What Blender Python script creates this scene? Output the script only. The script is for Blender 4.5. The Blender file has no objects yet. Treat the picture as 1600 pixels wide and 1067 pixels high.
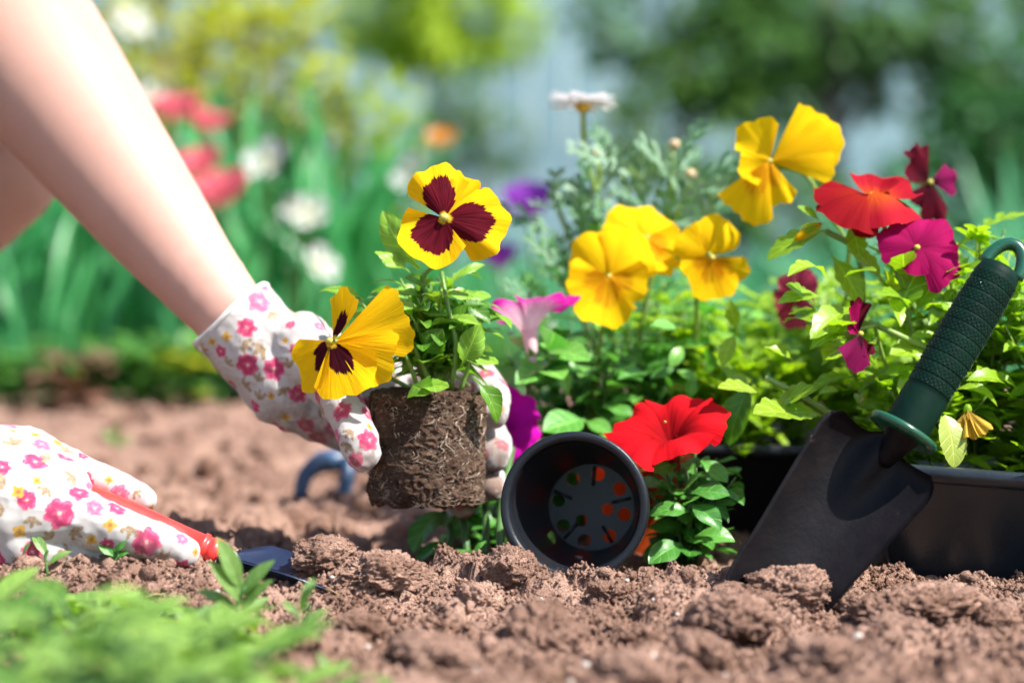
import bpy, bmesh, math, random
import numpy as np
from mathutils import Vector, Matrix
from mathutils.bvhtree import BVHTree

sc = bpy.context.scene
COL = sc.collection
R = math.radians

# ------------------------------------------------------------------ camera
LENS, HORIZON = 82.0, 300.0
F = LENS / 36.0 * 1600.0
PITCH = math.atan((533.5 - HORIZON) / F)
CAM = Vector((0, 0, 0.262))
FWD = Vector((0, math.cos(PITCH), -math.sin(PITCH)))
UP = Vector((0, math.sin(PITCH), math.cos(PITCH)))
RIGHT = Vector((1, 0, 0))
cd = bpy.data.cameras.new('camera')
cd.lens = LENS; cd.sensor_width = 36; cd.sensor_fit = 'HORIZONTAL'
cd.clip_start = 0.05; cd.clip_end = 2000
cd.dof.use_dof = True; cd.dof.focus_distance = 1.52; cd.dof.aperture_fstop = 3.0
cd.dof.aperture_blades = 0
cam = bpy.data.objects.new('camera', cd); COL.objects.link(cam)
cam.location = CAM; cam.rotation_euler = (math.pi / 2 - PITCH, 0, 0)
sc.camera = cam

# ------------------------------------------------------------------ light
SUN_EL, SUN_AZ = R(52), R(118)          # azimuth clockwise from +Y: from the right, a little on the camera side
SUN = Vector((math.cos(SUN_EL) * math.sin(SUN_AZ), math.cos(SUN_EL) * math.cos(SUN_AZ), math.sin(SUN_EL)))
world = bpy.data.worlds.new('World'); sc.world = world; world.use_nodes = True
wn = world.node_tree
bg = wn.nodes['Background']
sky = wn.nodes.new('ShaderNodeTexSky'); sky.sky_type = 'NISHITA'; sky.sun_disc = False
sky.sun_elevation = SUN_EL; sky.sun_rotation = SUN_AZ
wn.links.new(sky.outputs[0], bg.inputs[0]); bg.inputs[1].default_value = 0.12
sl = bpy.data.lights.new('sun', 'SUN'); sl.energy = 5.0; sl.angle = R(0.53); sl.color = (1, 0.962, 0.90)
so = bpy.data.objects.new('sun', sl); COL.objects.link(so)
so.rotation_euler = SUN.to_track_quat('Z', 'Y').to_euler()
vs = sc.view_settings
vs.view_transform = 'Standard'; vs.look = 'None'; vs.exposure = 1.15; vs.gamma = 1.0; vs.use_curve_mapping = False
sc.render.engine = 'CYCLES'
sc.cycles.use_denoising = True
sc.cycles.max_bounces = 5; sc.cycles.diffuse_bounces = 3; sc.cycles.glossy_bounces = 2; sc.cycles.transmission_bounces = 3; sc.cycles.use_adaptive_sampling = True; sc.cycles.adaptive_threshold = 0.03; sc.cycles.transparent_max_bounces = 8
sc.cycles.sample_clamp_indirect = 6.0

# ------------------------------------------------------------------ helpers
def P(px, py, d):
    """photo pixel at depth d (metres along the view axis) -> point in the garden"""
    return CAM + d * (FWD + (px - 800) / F * RIGHT + (533.5 - py) / F * UP)

def PX(n, d):
    return n * d / F

rng = random.Random(7)
nrng = np.random.default_rng(7)

def _h(ix, iy, iz, seed):
    h = (ix.astype(np.uint32) * np.uint32(374761393) + iy.astype(np.uint32) * np.uint32(668265263)
         + iz.astype(np.uint32) * np.uint32(2147483647) + np.uint32((seed * 974711 + 12345) & 0xffffffff))
    h = (h ^ (h >> np.uint32(13))) * np.uint32(1274126177)
    h = h ^ (h >> np.uint32(16))
    return (h & np.uint32(0xffff)).astype(np.float32) / 65535.0

def vnoise(x, y, z, seed=0):
    x = np.asarray(x, np.float64); y = np.asarray(y, np.float64); z = np.asarray(z, np.float64) + 0 * x
    fx, fy, fz = np.floor(x), np.floor(y), np.floor(z)
    ix, iy, iz = fx.astype(np.int64), fy.astype(np.int64), fz.astype(np.int64)
    tx, ty, tz = x - fx, y - fy, z - fz
    tx = tx * tx * (3 - 2 * tx); ty = ty * ty * (3 - 2 * ty); tz = tz * tz * (3 - 2 * tz)
    def c(a, b, d):
        return _h((ix + a) & 0xffffffff, (iy + b) & 0xffffffff, (iz + d) & 0xffffffff, seed)
    x00 = c(0,0,0) * (1-tx) + c(1,0,0) * tx; x10 = c(0,1,0) * (1-tx) + c(1,1,0) * tx
    x01 = c(0,0,1) * (1-tx) + c(1,0,1) * tx; x11 = c(0,1,1) * (1-tx) + c(1,1,1) * tx
    return ((x00 * (1-ty) + x10 * ty) * (1-tz) + (x01 * (1-ty) + x11 * ty) * tz) * 2 - 1

def fbm(x, y, z=0.0, octv=4, seed=0, gain=0.5, ridged=False):
    a, s, o = 1.0, 1.0, 0.0
    for k in range(octv):
        n = vnoise(x * s, y * s, np.asarray(z) * s, seed + k)
        o = o + a * ((1 - 2 * np.abs(n)) if ridged else n)
        a *= gain; s *= 2.03
    return o

BASE = {}
def empty(name, base):
    o = bpy.data.objects.new(name, None); COL.objects.link(o); o.location = base
    o.empty_display_size = 0.02; BASE[o.name] = Vector(base)
    return o

def tag(o, label=None, cat=None, group=None, kind=None):
    if label: o['label'] = label
    if cat: o['category'] = cat
    if group: o['group'] = group
    if kind: o['kind'] = kind
    return o

def make_mesh(name, v, f, mat=None, uv=None, smooth=True):
    me = bpy.data.meshes.new(name)
    v = np.asarray(v, np.float32)
    if isinstance(f, np.ndarray):
        nf, k = f.shape
        me.vertices.add(len(v)); me.vertices.foreach_set('co', v.ravel())
        me.loops.add(nf * k); me.loops.foreach_set('vertex_index', f.astype(np.int32).ravel())
        me.polygons.add(nf); me.polygons.foreach_set('loop_start', np.arange(0, nf * k, k, dtype=np.int32))
        me.update(calc_edges=True)
    else:
        me.from_pydata([tuple(map(float, p)) for p in v], [], f); me.update()
    if uv is not None:
        ul = me.uv_layers.new(name='UVMap')
        idx = np.empty(len(me.loops), np.int32); me.loops.foreach_get('vertex_index', idx)
        ul.data.foreach_set('uv', np.asarray(uv, np.float32)[idx].ravel())
    if smooth:
        me.polygons.foreach_set('use_smooth', np.ones(len(me.polygons), bool))
    if mat: me.materials.append(mat)
    return me

def root_of(o):
    while o.parent: o = o.parent
    return o

def add(name, me, parent=None, world=None):
    """link a mesh; vertices are in garden coordinates unless a world matrix is given"""
    o = bpy.data.objects.new(name, me); COL.objects.link(o)
    if parent is not None:
        o.parent = parent
        b = BASE.get(root_of(parent).name, Vector((0, 0, 0)))
        if world is not None:
            o.matrix_local = (Matrix.Translation(-b) @ world) if parent.parent is None else (Matrix.Translation(-b) @ world)
        else:
            me.transform(Matrix.Translation(-b))
    elif world is not None:
        o.matrix_world = world
    return o

def grid_faces(nv, nu, wrap=False):
    j, i = np.meshgrid(np.arange(nv - 1), np.arange(nu if wrap else nu - 1), indexing='ij')
    a = j * nu + i; b = j * nu + (i + 1) % nu
    return np.stack([a, b, b + nu, a + nu], -1).reshape(-1, 4)

def spline(pts, n):
    pts = [Vector(p) for p in pts]
    if len(pts) == 2: pts = [pts[0], (pts[0] + pts[1]) / 2, pts[1]]
    q = [2 * pts[0] - pts[1]] + pts + [2 * pts[-1] - pts[-2]]
    out = []
    m = len(pts) - 1
    for k in range(n + 1):
        u = k / n * m; i = min(int(u), m - 1); t = u - i
        p0, p1, p2, p3 = q[i:i + 4]
        out.append(0.5 * ((2 * p1) + (p2 - p0) * t + (2 * p0 - 5 * p1 + 4 * p2 - p3) * t * t + (3 * p1 - p0 - 3 * p2 + p3) * t ** 3))
    return out

def tube_geo(path, radii, seg=8, cap=True):
    n = len(path); V = []
    prev = None
    for k, p in enumerate(path):
        t = (path[min(k + 1, n - 1)] - path[max(k - 1, 0)])
        if t.length < 1e-9: t = Vector((0, 0, 1))
        t.normalize()
        if prev is None:
            a = t.orthogonal().normalized()
        else:
            a = (prev - t * prev.dot(t))
            a = a.normalized() if a.length > 1e-6 else t.orthogonal().normalized()
        prev = a; b = t.cross(a)
        r = radii[k] if hasattr(radii, '__len__') else radii
        for s in range(seg):
            ph = 2 * math.pi * s / seg
            V.append(p + r * (math.cos(ph) * a + math.sin(ph) * b))
    Fc = [tuple(x) for x in grid_faces(n, seg, True)]
    if cap:
        Fc.append(tuple(range(seg))[::-1]); Fc.append(tuple((n - 1) * seg + s for s in range(seg)))
    return V, Fc

def tube(name, pts, r0, r1, mat, parent, n=12, seg=8, cap=True):
    path = spline(pts, n)
    V, Fc = tube_geo(path, [r0 + (r1 - r0) * k / n for k in range(n + 1)], seg, cap)
    return add(name, make_mesh(name, V, Fc, mat), parent)

def frame(y, z):
    y = Vector(y).normalized(); z = Vector(z)
    z = z - y * z.dot(y)
    z = z.normalized() if z.length > 1e-5 else y.orthogonal().normalized()
    x = y.cross(z)
    return Matrix((x, y, z)).transposed().to_4x4()

def place(pos, y, z, s):
    return Matrix.Translation(pos) @ frame(y, z) @ (Matrix.Scale(s, 4) if not isinstance(s, tuple) else Matrix.Diagonal((s[0], s[1], s[2], 1)))

# ------------------------------------------------------------------ materials
def mat_new(name):
    m = bpy.data.materials.new(name); m.use_nodes = True
    nt = m.node_tree
    return m, nt, nt.nodes['Principled BSDF'], nt.nodes['Material Output']

def nd(nt, typ, props=None, **ins):
    n = nt.nodes.new('ShaderNode' + typ)
    for k, v in (props or {}).items(): setattr(n, k, v)
    for k, v in ins.items():
        key = int(k[1:]) if k[0] == '_' and k[1:].isdigit() else k.replace('_', ' ')
        s = n.inputs[key]
        if isinstance(v, bpy.types.NodeSocket): nt.links.new(v, s)
        elif isinstance(v, (tuple, list)) and len(v) == 3 and s.type == 'RGBA': s.default_value = (*v, 1)
        else: s.default_value = v
    return n

def math_n(nt, op, a, b=0.0, c=None, clamp=False):
    n = nt.nodes.new('ShaderNodeMath'); n.operation = op; n.use_clamp = clamp
    for i, v in enumerate([a, b] + ([c] if c is not None else [])):
        if isinstance(v, bpy.types.NodeSocket): nt.links.new(v, n.inputs[i])
        else: n.inputs[i].default_value = v
    return n.outputs[0]

def mixc(nt, fac, a, b, mode='MIX'):
    n = nt.nodes.new('ShaderNodeMix'); n.data_type = 'RGBA'; n.blend_type = mode; n.clamp_factor = True
    for s, v in ((n.inputs[0], fac), (n.inputs[6], a), (n.inputs[7], b)):
        if isinstance(v, bpy.types.NodeSocket): nt.links.new(v, s)
        elif isinstance(v, (tuple, list)): s.default_value = (*v[:3], 1)
        else: s.default_value = v
    return n.outputs[2]

def sstep(nt, x, a, b):
    n = nt.nodes.new('ShaderNodeMapRange'); n.interpolation_type = 'SMOOTHSTEP'
    nt.links.new(x, n.inputs[0]); n.inputs[1].default_value = a; n.inputs[2].default_value = b
    return n.outputs[0]

def noise(nt, vec, scale, detail=3.0, rough=0.55, dim='3D'):
    n = nt.nodes.new('ShaderNodeTexNoise'); n.noise_dimensions = dim
    if vec is not None: nt.links.new(vec, n.inputs['Vector'])
    n.inputs['Scale'].default_value = scale; n.inputs['Detail'].default_value = detail; n.inputs['Roughness'].default_value = rough
    return n.outputs[0]

def bump(nt, h, dist, strength=1.0):
    n = nt.nodes.new('ShaderNodeBump'); nt.links.new(h, n.inputs['Height'])
    n.inputs['Distance'].default_value = dist; n.inputs['Strength'].default_value = strength
    return n.outputs[0]

def leaf_mat(name, c1, c2, trans=0.35, rough=0.42, veins=10.0, tcol=None, spec=0.5):
    m, nt, b, out = mat_new(name)
    oi = nd(nt, 'ObjectInfo'); uv = nd(nt, 'TexCoord')
    col = mixc(nt, oi.outputs['Random'], c1, c2)
    geo = nd(nt, 'NewGeometry')
    nz = noise(nt, geo.outputs['Position'], 130.0, 2.0)
    col = mixc(nt, math_n(nt, 'MULTIPLY', nz, 0.55), col, tuple(x * 0.55 for x in c1))
    sep = nd(nt, 'SeparateXYZ', _0=uv.outputs['UV'])
    u = math_n(nt, 'ABSOLUTE', math_n(nt, 'MULTIPLY_ADD', sep.outputs[0], 2.0, -1.0))
    v = sep.outputs[1]
    mid = math_n(nt, 'SUBTRACT', 1.0, sstep(nt, u, 0.02, 0.10))
    hgt = mid
    if veins:
        w = math_n(nt, 'SINE', math_n(nt, 'MULTIPLY', math_n(nt, 'SUBTRACT', v, math_n(nt, 'MULTIPLY', u, 0.22)), veins * 6.283))
        w = sstep(nt, w, 0.80, 1.0)
        hgt = math_n(nt, 'MAXIMUM', mid, math_n(nt, 'MULTIPLY', w, 0.6))
    lt = tuple(min(1, x * 1.5 + 0.03) for x in c2)
    col = mixc(nt, math_n(nt, 'MULTIPLY', hgt, 0.45), col, lt)
    nt.links.new(col, b.inputs['Base Color']); b.inputs['Roughness'].default_value = rough
    b.inputs['Specular IOR Level'].default_value = spec
    bp = bump(nt, math_n(nt, 'SUBTRACT', nz, hgt), 0.0006, 0.6)
    nt.links.new(bp, b.inputs['Normal'])
    tr = nd(nt, 'BsdfTranslucent', Normal=bp)
    nt.links.new(mixc(nt, 1.0, col, tcol or (1.5, 1.55, 0.6), 'MULTIPLY'), tr.inputs[0])
    mx = nd(nt, 'MixShader', _0=trans, _1=b.outputs[0], _2=tr.outputs[0])
    nt.links.new(mx.outputs[0], out.inputs[0])
    return m

def petal_mat(name, c_edge, c_in, blotch=None, b_r=0.5, b_side=0.3, lines=None, trans=0.4, rough=0.5, eye=None, jag=0.16, streak=0.25):
    """petal pigment in petal coordinates: v from claw to rim, u across"""
    m, nt, b, out = mat_new(name)
    tc = nd(nt, 'TexCoord'); oi = nd(nt, 'ObjectInfo')
    sep = nd(nt, 'SeparateXYZ', _0=tc.outputs['UV'])
    u = math_n(nt, 'MULTIPLY_ADD', sep.outputs[0], 2.0, -1.0); v = sep.outputs[1]
    comb = nd(nt, 'CombineXYZ', _0=math_n(nt, 'MULTIPLY', sep.outputs[0], 22.0), _1=math_n(nt, 'MULTIPLY', v, 1.6), _2=math_n(nt, 'MULTIPLY', oi.outputs['Random'], 40.0))
    ray = noise(nt, comb.outputs[0], 1.0, 3.0, 0.6)
    col = mixc(nt, sstep(nt, v, 0.15, 0.85), c_in, c_edge)
    col = mixc(nt, math_n(nt, 'MULTIPLY', sstep(nt, ray, 0.35, 0.75), streak), col, tuple(x * 0.62 for x in c_edge))
    if lines:
        comb2 = nd(nt, 'CombineXYZ', _0=math_n(nt, 'MULTIPLY', sep.outputs[0], 30.0), _1=math_n(nt, 'MULTIPLY', v, 0.8), _2=3.0)
        ln = sstep(nt, noise(nt, comb2.outputs[0], 1.0, 1.0), 0.50, 0.62)
        lim = math_n(nt, 'SUBTRACT', math_n(nt, 'MULTIPLY_ADD', ray, 0.3, 0.52), math_n(nt, 'MULTIPLY', math_n(nt, 'MULTIPLY', u, u), 0.3))
        msk = math_n(nt, 'SUBTRACT', 1.0, sstep(nt, math_n(nt, 'SUBTRACT', v, lim), -0.12, 0.03))
        col = mixc(nt, math_n(nt, 'MULTIPLY', msk, math_n(nt, 'MULTIPLY_ADD', ln, 0.55, 0.35)), col, lines)
    if blotch:
        lim = math_n(nt, 'SUBTRACT', math_n(nt, 'MULTIPLY_ADD', ray, jag * 2, b_r - jag), math_n(nt, 'MULTIPLY', math_n(nt, 'POWER', math_n(nt, 'ABSOLUTE', u), 2.4), b_side))
        msk = math_n(nt, 'SUBTRACT', 1.0, sstep(nt, math_n(nt, 'SUBTRACT', v, lim), -0.02, 0.02))
        bcol = mixc(nt, sstep(nt, ray, 0.35, 0.7), blotch, tuple(x * 0.35 for x in blotch))
        col = mixc(nt, msk, col, bcol)
    if eye:
        col = mixc(nt, math_n(nt, 'SUBTRACT', 1.0, sstep(nt, v, 0.09, 0.15)), col, eye)
    nt.links.new(col, b.inputs['Base Color']); b.inputs['Roughness'].default_value = rough + 0.25
    b.inputs['Specular IOR Level'].default_value = 0.07
    bp = bump(nt, ray, 0.0011, 0.6); nt.links.new(bp, b.inputs['Normal'])
    tr = nd(nt, 'BsdfTranslucent', Normal=bp); nt.links.new(col, tr.inputs[0])
    mx = nd(nt, 'MixShader', _0=trans, _1=b.outputs[0], _2=tr.outputs[0])
    nt.links.new(mx.outputs[0], out.inputs[0])
    return m

def plain_mat(name, c, rough=0.5, c2=None, scale=60.0, bmp=0.0, bscale=200.0, metal=0.0, spec=0.5, trans=0.0, dirt=None, dirt_amt=0.0, coat=0.0):
    m, nt, b, out = mat_new(name)
    geo = nd(nt, 'NewGeometry')
    pos = geo.outputs['Position']
    col = mixc(nt, sstep(nt, noise(nt, pos, scale, 4.0), 0.35, 0.65), c, c2 or tuple(x * 0.8 for x in c))
    if dirt:
        dn = noise(nt, pos, scale * 0.7, 8.0, 0.7)
        msk = sstep(nt, dn, 0.62 - dirt_amt, 0.70 - dirt_amt)
        col = mixc(nt, msk, col, dirt)
        nt.links.new(math_n(nt, 'MULTIPLY_ADD', msk, 0.9 - rough, rough), b.inputs['Roughness'])
    else:
        nt.links.new(math_n(nt, 'MULTIPLY_ADD', noise(nt, pos, scale * 3, 3.0), 0.2, rough - 0.1), b.inputs['Roughness'])
    nt.links.new(col, b.inputs['Base Color'])
    b.inputs['Metallic'].default_value = metal; b.inputs['Specular IOR Level'].default_value = spec
    b.inputs['Coat Weight'].default_value = coat
    if bmp:
        nt.links.new(bump(nt, noise(nt, pos, bscale, 4.0, 0.6), bmp, 0.7), b.inputs['Normal'])
    if trans:
        tr = nd(nt, 'BsdfTranslucent'); nt.links.new(col, tr.inputs[0])
        mx = nd(nt, 'MixShader', _0=trans, _1=b.outputs[0], _2=tr.outputs[0]); nt.links.new(mx.outputs[0], out.inputs[0])
    return m

def soil_mat(name, dark, light, pebbles=True, scale=1.0, bstr=1.0):
    m, nt, b, out = mat_new(name)
    geo = nd(nt, 'NewGeometry'); pos = geo.outputs['Position']
    n1 = noise(nt, pos, 22.0 * scale, 5.0, 0.6); n2 = noise(nt, pos, 420.0 * scale, 4.0, 0.65)
    col = mixc(nt, sstep(nt, n1, 0.3, 0.7), dark, light)
    col = mixc(nt, math_n(nt, 'MULTIPLY', sstep(nt, n2, 0.45, 0.75), 0.5), col, tuple(x * 0.45 for x in dark))
    vo = nd(nt, 'TexVoronoi', Vector=pos, Scale=260.0 * scale)
    sepc = nd(nt, 'SeparateColor', _0=vo.outputs['Color'])
    lt = sstep(nt, sepc.outputs[0], 0.90, 0.93)
    col = mixc(nt, math_n(nt, 'MULTIPLY', lt, 0.35), col, tuple(min(1, x * 1.5) for x in light))
    nt.links.new(col, b.inputs['Base Color'])
    b.inputs['Roughness'].default_value = 0.95; b.inputs['Specular IOR Level'].default_value = 0.12
    h = math_n(nt, 'ADD', math_n(nt, 'MULTIPLY', n2, 0.7), math_n(nt, 'MULTIPLY', noise(nt, pos, 1100.0 * scale, 2.0), 0.4))
    nt.links.new(bump(nt, h, 0.006 / scale, bstr), b.inputs['Normal'])
    return m

# ------------------------------------------------------------------ leaf and petal shapes
def leaf_geo(W=0.5, peak=0.45, tip=1.0, nu=9, nv=13, fold=0.25, droop=0.5, serr=0.0, nser=6, wave=0.0, petiole=0.0, pw=0.05, seed=0, twist=0.0):
    """unit-length leaf along +Y, upper face +Z; returns verts, faces, uv"""
    r = random.Random(seed); ph = r.uniform(0, 6.28)
    V, U = [], []
    y = z = 0.0; a = 0.35 * droop
    for j in range(nv + 1):
        t = j / nv
        if petiole and t < petiole:
            hw = pw
        else:
            q = (t - petiole) / (1 - petiole)
            e = math.log(0.5) / math.log(peak)
            hw = max(math.sin(math.pi * min(1, q) ** e), 0) ** tip * W / 2
            if petiole: hw = max(hw, pw * (1 - q))
            if serr: hw *= 1 + serr * (abs(math.sin(math.pi * nser * q + ph)) - 0.6)
        if j == nv: hw = 0.002
        for i in range(nu):
            s = -1 + 2 * i / (nu - 1)
            x = s * hw
            zz = z + fold * abs(x) + wave * math.sin(7 * t + 2.5 * s + ph) * abs(s) * hw * 2
            tw = twist * t
            V.append((x * math.cos(tw) - (zz - z) * math.sin(tw), y, z + (zz - z) * math.cos(tw) + x * math.sin(tw)))
            U.append((0.5 + 0.5 * s, t))
        a -= droop / nv * 1.35
        y += math.cos(a) / nv; z += math.sin(a) / nv
    return V, grid_faces(nv + 1, nu), U

def leaf_mesh(name, mat, **k):
    V, Fc, U = leaf_geo(**k)
    return make_mesh(name, V, Fc, mat, U)

def lobed_mesh(name, mat, pairs=4, lobe=0.32, w=0.07, droop=0.4, seed=0, fork=True, spread=48):
    """finely cut leaf: a narrow midrib with strap lobes, some of them forked"""
    r = random.Random(seed)
    V, Fc, U = [], [], []
    def strap(p0, ang, L, w0, z0, dr):
        n0 = len(V); n = 5
        for k in range(n + 1):
            t = k / n; hw = w0 * (0.55 + 0.75 * math.sin(math.pi * (0.18 + 0.72 * t))) / 2 * (1 if k < n else 0.25)
            c = (p0[0] + math.sin(ang) * L * t, p0[1] + math.cos(ang) * L * t)
            zz = z0 + 0.10 * L * t - dr * (L * t) ** 2
            for s in (-1, 0, 1):
                V.append((c[0] + s * hw * math.cos(ang), c[1] - s * hw * math.sin(ang), zz + (abs(s)) * hw * 0.35))
                U.append((0.5 + 0.5 * s, t))
        for k in range(n):
            for s in range(2):
                a = n0 + k * 3 + s; Fc.append((a, a + 1, a + 4, a + 3))
    strap((0, 0), 0, 1.0, w, 0, droop)
    for k in range(pairs):
        t = 0.28 + 0.62 * k / max(1, pairs - 1) * (0.95)
        for sd in (-1, 1):
            L = lobe * (1.05 - 0.45 * abs(t - 0.55) * 2) * r.uniform(0.8, 1.15)
            an = sd * R(spread + r.uniform(-8, 8)); z0 = 0.10 * t - droop * t * t
            strap((0, t), an, L, w * 0.95, z0, droop)
            if fork:
                m = (math.sin(an) * L * 0.5, t + math.cos(an) * L * 0.5)
                strap(m, an - sd * R(38), L * 0.5, w * 0.85, z0 + 0.05 * L, droop)
    return make_mesh(name, V, Fc, mat, U)

def petal(name, parent, mat, c, n, up, ang, L, half=50, k=0.6, lift=0.0, cup=0.15, ruffle=0.06, nwave=3, seed=0, funnel=0.0, r0=0.0, curl=0.0, notch=0.0, nu=23, nv=13, teeth=0.018):
    r = random.Random(seed * 31 + int(ang)); ph = r.uniform(0, 6.28); ph2 = r.uniform(0, 6.28)
    n = n.normalized(); up = (up - n * up.dot(n)).normalized(); right = up.cross(n)
    e1 = math.cos(R(ang)) * right + math.sin(R(ang)) * up
    e2 = n.cross(e1)
    V, U = [], []
    H = R(half)
    for j in range(nv):
        t = j / (nv - 1)
        for i in range(nu):
            s = -1 + 2 * i / (nu - 1)
            a = s * H
            rim = max(0.0, math.cos(a * min(1.0, 1.45 / max(H, 0.01) if H > 1.45 else 1.0))) ** k
            rim *= 1 + 0.045 * math.sin(nwave * 2.1 * s + ph2) + teeth * math.sin(17 * s + ph) - notch * math.exp(-(s / 0.16) ** 2)
            rad = r0 + (L * rim - r0) * t
            x, y = rad * math.cos(a), rad * math.sin(a)
            z = lift * (1 - 0.4 * t) + cup * L * t * t + ruffle * L * t * t * math.sin(nwave * s * 1.57 + ph) * (0.35 + 0.65 * abs(s))
            z += ruffle * 0.35 * L * t ** 3 * math.sin(8 * s + ph2)
            z -= 0.06 * L * (1 - abs(s) ** 2) * math.sin(math.pi * t) * (1 if cup >= 0 else -1)
            if funnel: z += -funnel * (1 - t) ** 2.6
            if curl: z -= curl * L * max(0, t - 0.55) ** 2 * 3
            V.append(c + x * e1 + y * e2 + z * n); U.append((0.5 + 0.5 * s, t))
    return add(name, make_mesh(name, V, grid_faces(nv, nu), mat, U), parent)

def blob_geo(c, rx, ry, rz, n=10, m=8, rot=None, bumpy=0.0, seed=0):
    V = []
    rr = random.Random(seed)
    for j in range(m + 1):
        th = math.pi * j / m
        for i in range(n):
            ph = 2 * math.pi * i / n
            q = 1 + bumpy * rr.uniform(-1, 1)
            v = Vector((rx * math.sin(th) * math.cos(ph) * q, ry * math.sin(th) * math.sin(ph) * q, rz * math.cos(th) * q))
            if rot: v = rot @ v
            V.append(Vector(c) + v)
    return V, [tuple(x) for x in grid_faces(m + 1, n, True)]

def merge(parts):
    V, Fc = [], []
    for v, f in parts:
        o = len(V); V += list(v); Fc += [tuple(i + o for i in q) for q in f]
    return V, Fc

def flower(root, pos, nrm, petals, scale_d, eye_mat, sep_mat, stem_pts=None, stem_r=0.0013, name='flower', up=UP, sepal=0.010, eye=0.0022, seed=0):
    """a flower part: eye and calyx, with each petal a sub-part. petals: dicts, L in photo pixels at scale_d"""
    c = pos; n = nrm.normalized()
    q = n.to_track_quat('Z', 'Y').to_matrix()
    parts = [blob_geo(c + n * 0.0016, eye, eye * 0.9, eye * 0.9, 12, 8, q)]
    fl = add(name, make_mesh(name, *merge(parts), eye_mat), root)
    if sepal:
        a = n.orthogonal().normalized(); sp = []
        for k in range(5):
            d = (Matrix.Rotation(k * 1.2566 + 0.3, 3, n) @ a)
            V, Fc, U = leaf_geo(W=0.35, nu=5, nv=6, droop=0.5, fold=0.2)
            M = place(c - n * 0.003, d * 0.8 - n * 0.75, n, sepal)
            sp.append(([M @ Vector(v) for v in V], [tuple(x) for x in Fc]))
        add('calyx', make_mesh('calyx', *merge(sp), sep_mat), fl)
    for i, p in enumerate(petals):
        p = dict(p); m = p.pop('mat'); L = PX(p.pop('L'), scale_d)
        dn = p.pop('tilt', None); nn = n
        if dn: nn = (n + dn[0] * RIGHT + dn[1] * UP - dn[2] * FWD).normalized()
        petal('petal', fl, m, c + n * p.pop('off', 0.0), nn, up, L=L, seed=seed * 7 + i, **p)
    if stem_pts:
        pts = [c - n * 0.002, c - n * 0.010] + [Vector(x) for x in stem_pts]
        tube('flower_stem', pts, stem_r * 0.85, stem_r, sep_mat, root, 14, 7)
    return fl

def put_leaf(root, me, pos, d, nrm, s, name='leaf'):
    return add(name, me, root, place(pos, d, nrm, s))

def leaf_px(root, me, a, b, wscale=1.0, nrm=None, name='leaf'):
    """leaf from base to tip, both photo pixel + depth"""
    A, B = P(*a), P(*b)
    L = (B - A).length
    return put_leaf(root, me, A, B - A, nrm if nrm is not None else (-FWD + UP), (L * wscale, L, L), name)

def bush(root, base, h, rad, ns, nl, meshes, smat, ls=(0.018, 0.03), seed=0, lean=(0, 0), t0=0.2, upb=0.35, r=0.0012, stem_mesh=True, flat=0.0, arch=0.0):
    g = random.Random(seed)
    for k in range(ns):
        az = k * 2.399 + g.uniform(-0.4, 0.4); q = math.sqrt((k + 0.5) / ns)
        out = Vector((math.cos(az), math.sin(az), 0))
        hh = h * (1 - 0.20 * q * q) * g.uniform(0.78, 1.08)
        tip = base + out * rad * q + Vector((lean[0], lean[1], hh))
        b = base + out * rad * 0.18 * q
        mid = b.lerp(tip, 0.5) + out * (-rad * 0.12 + arch * rad) + Vector((0, 0, hh * (0.08 + arch)))
        pts = spline([b, mid, tip], 10)
        if stem_mesh:
            V, Fc = tube_geo(pts, [r * (1 - 0.5 * i / 10) for i in range(11)], 6)
            add('stem', make_mesh('stem', V, Fc, smat), root)
        for i in range(nl):
            t = t0 + (1 - t0) * (i + g.uniform(0, 0.6)) / nl
            u = min(t, 0.999) * 10; p = pts[int(u)].lerp(pts[int(u) + 1], u - int(u))
            a = i * 2.4 + k * 1.7 + g.uniform(-0.4, 0.4)
            d = Vector((math.cos(a), math.sin(a), upb + g.uniform(-0.35, 0.45))) + out * 0.35
            s = g.uniform(*ls) * (1.1 - 0.35 * t)
            nr = Vector((g.uniform(-0.35, 0.35), g.uniform(-0.45, 0.2), 1))
            put_leaf(root, g.choice(meshes), p, d, nr, s)

def straps(root, base, n, L, spread, meshes, seed=0, wid=1.0, foot=0.05, lean=(0, 0)):
    g = random.Random(seed)
    for k in range(n):
        az = g.uniform(0, 6.283); out = Vector((math.cos(az), math.sin(az), 0))
        tl = g.uniform(0.03, spread)
        d = out * tl + Vector((lean[0], lean[1], 1))
        s = L * g.uniform(0.6, 1.05)
        put_leaf(root, g.choice(meshes), base + out * foot * g.random(), d, out * -0.6 + Vector((0, -0.8, 0.3)) + Vector((g.uniform(-.5, .5), 0, 0)), (s * wid * g.uniform(0.8, 1.2), s, s))

# ------------------------------------------------------------------ blended bodies
def hull_chain(bm, chain, sub=2):
    """rounded cones along a chain of (point, radius)"""
    for (p0, r0), (p1, r1) in zip(chain[:-1], chain[1:]):
        t = bmesh.new()
        for p, r in ((p0, r0), (p1, r1)):
            M = Matrix.Translation(p) @ (Matrix.Diagonal((*r, 1)) if isinstance(r, (tuple, list)) else Matrix.Scale(r, 4))
            bmesh.ops.create_icosphere(t, subdivisions=sub + 1, radius=1.0, matrix=M)
        res = bmesh.ops.convex_hull(t, input=t.verts)
        bmesh.ops.delete(t, geom=list({g for g in res['geom_interior'] + res['geom_unused'] if isinstance(g, bmesh.types.BMVert)}), context='VERTS')
        tmp = bpy.data.meshes.new('tmp'); t.to_mesh(tmp); t.free()
        bm.from_mesh(tmp); bpy.data.meshes.remove(tmp)

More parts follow.
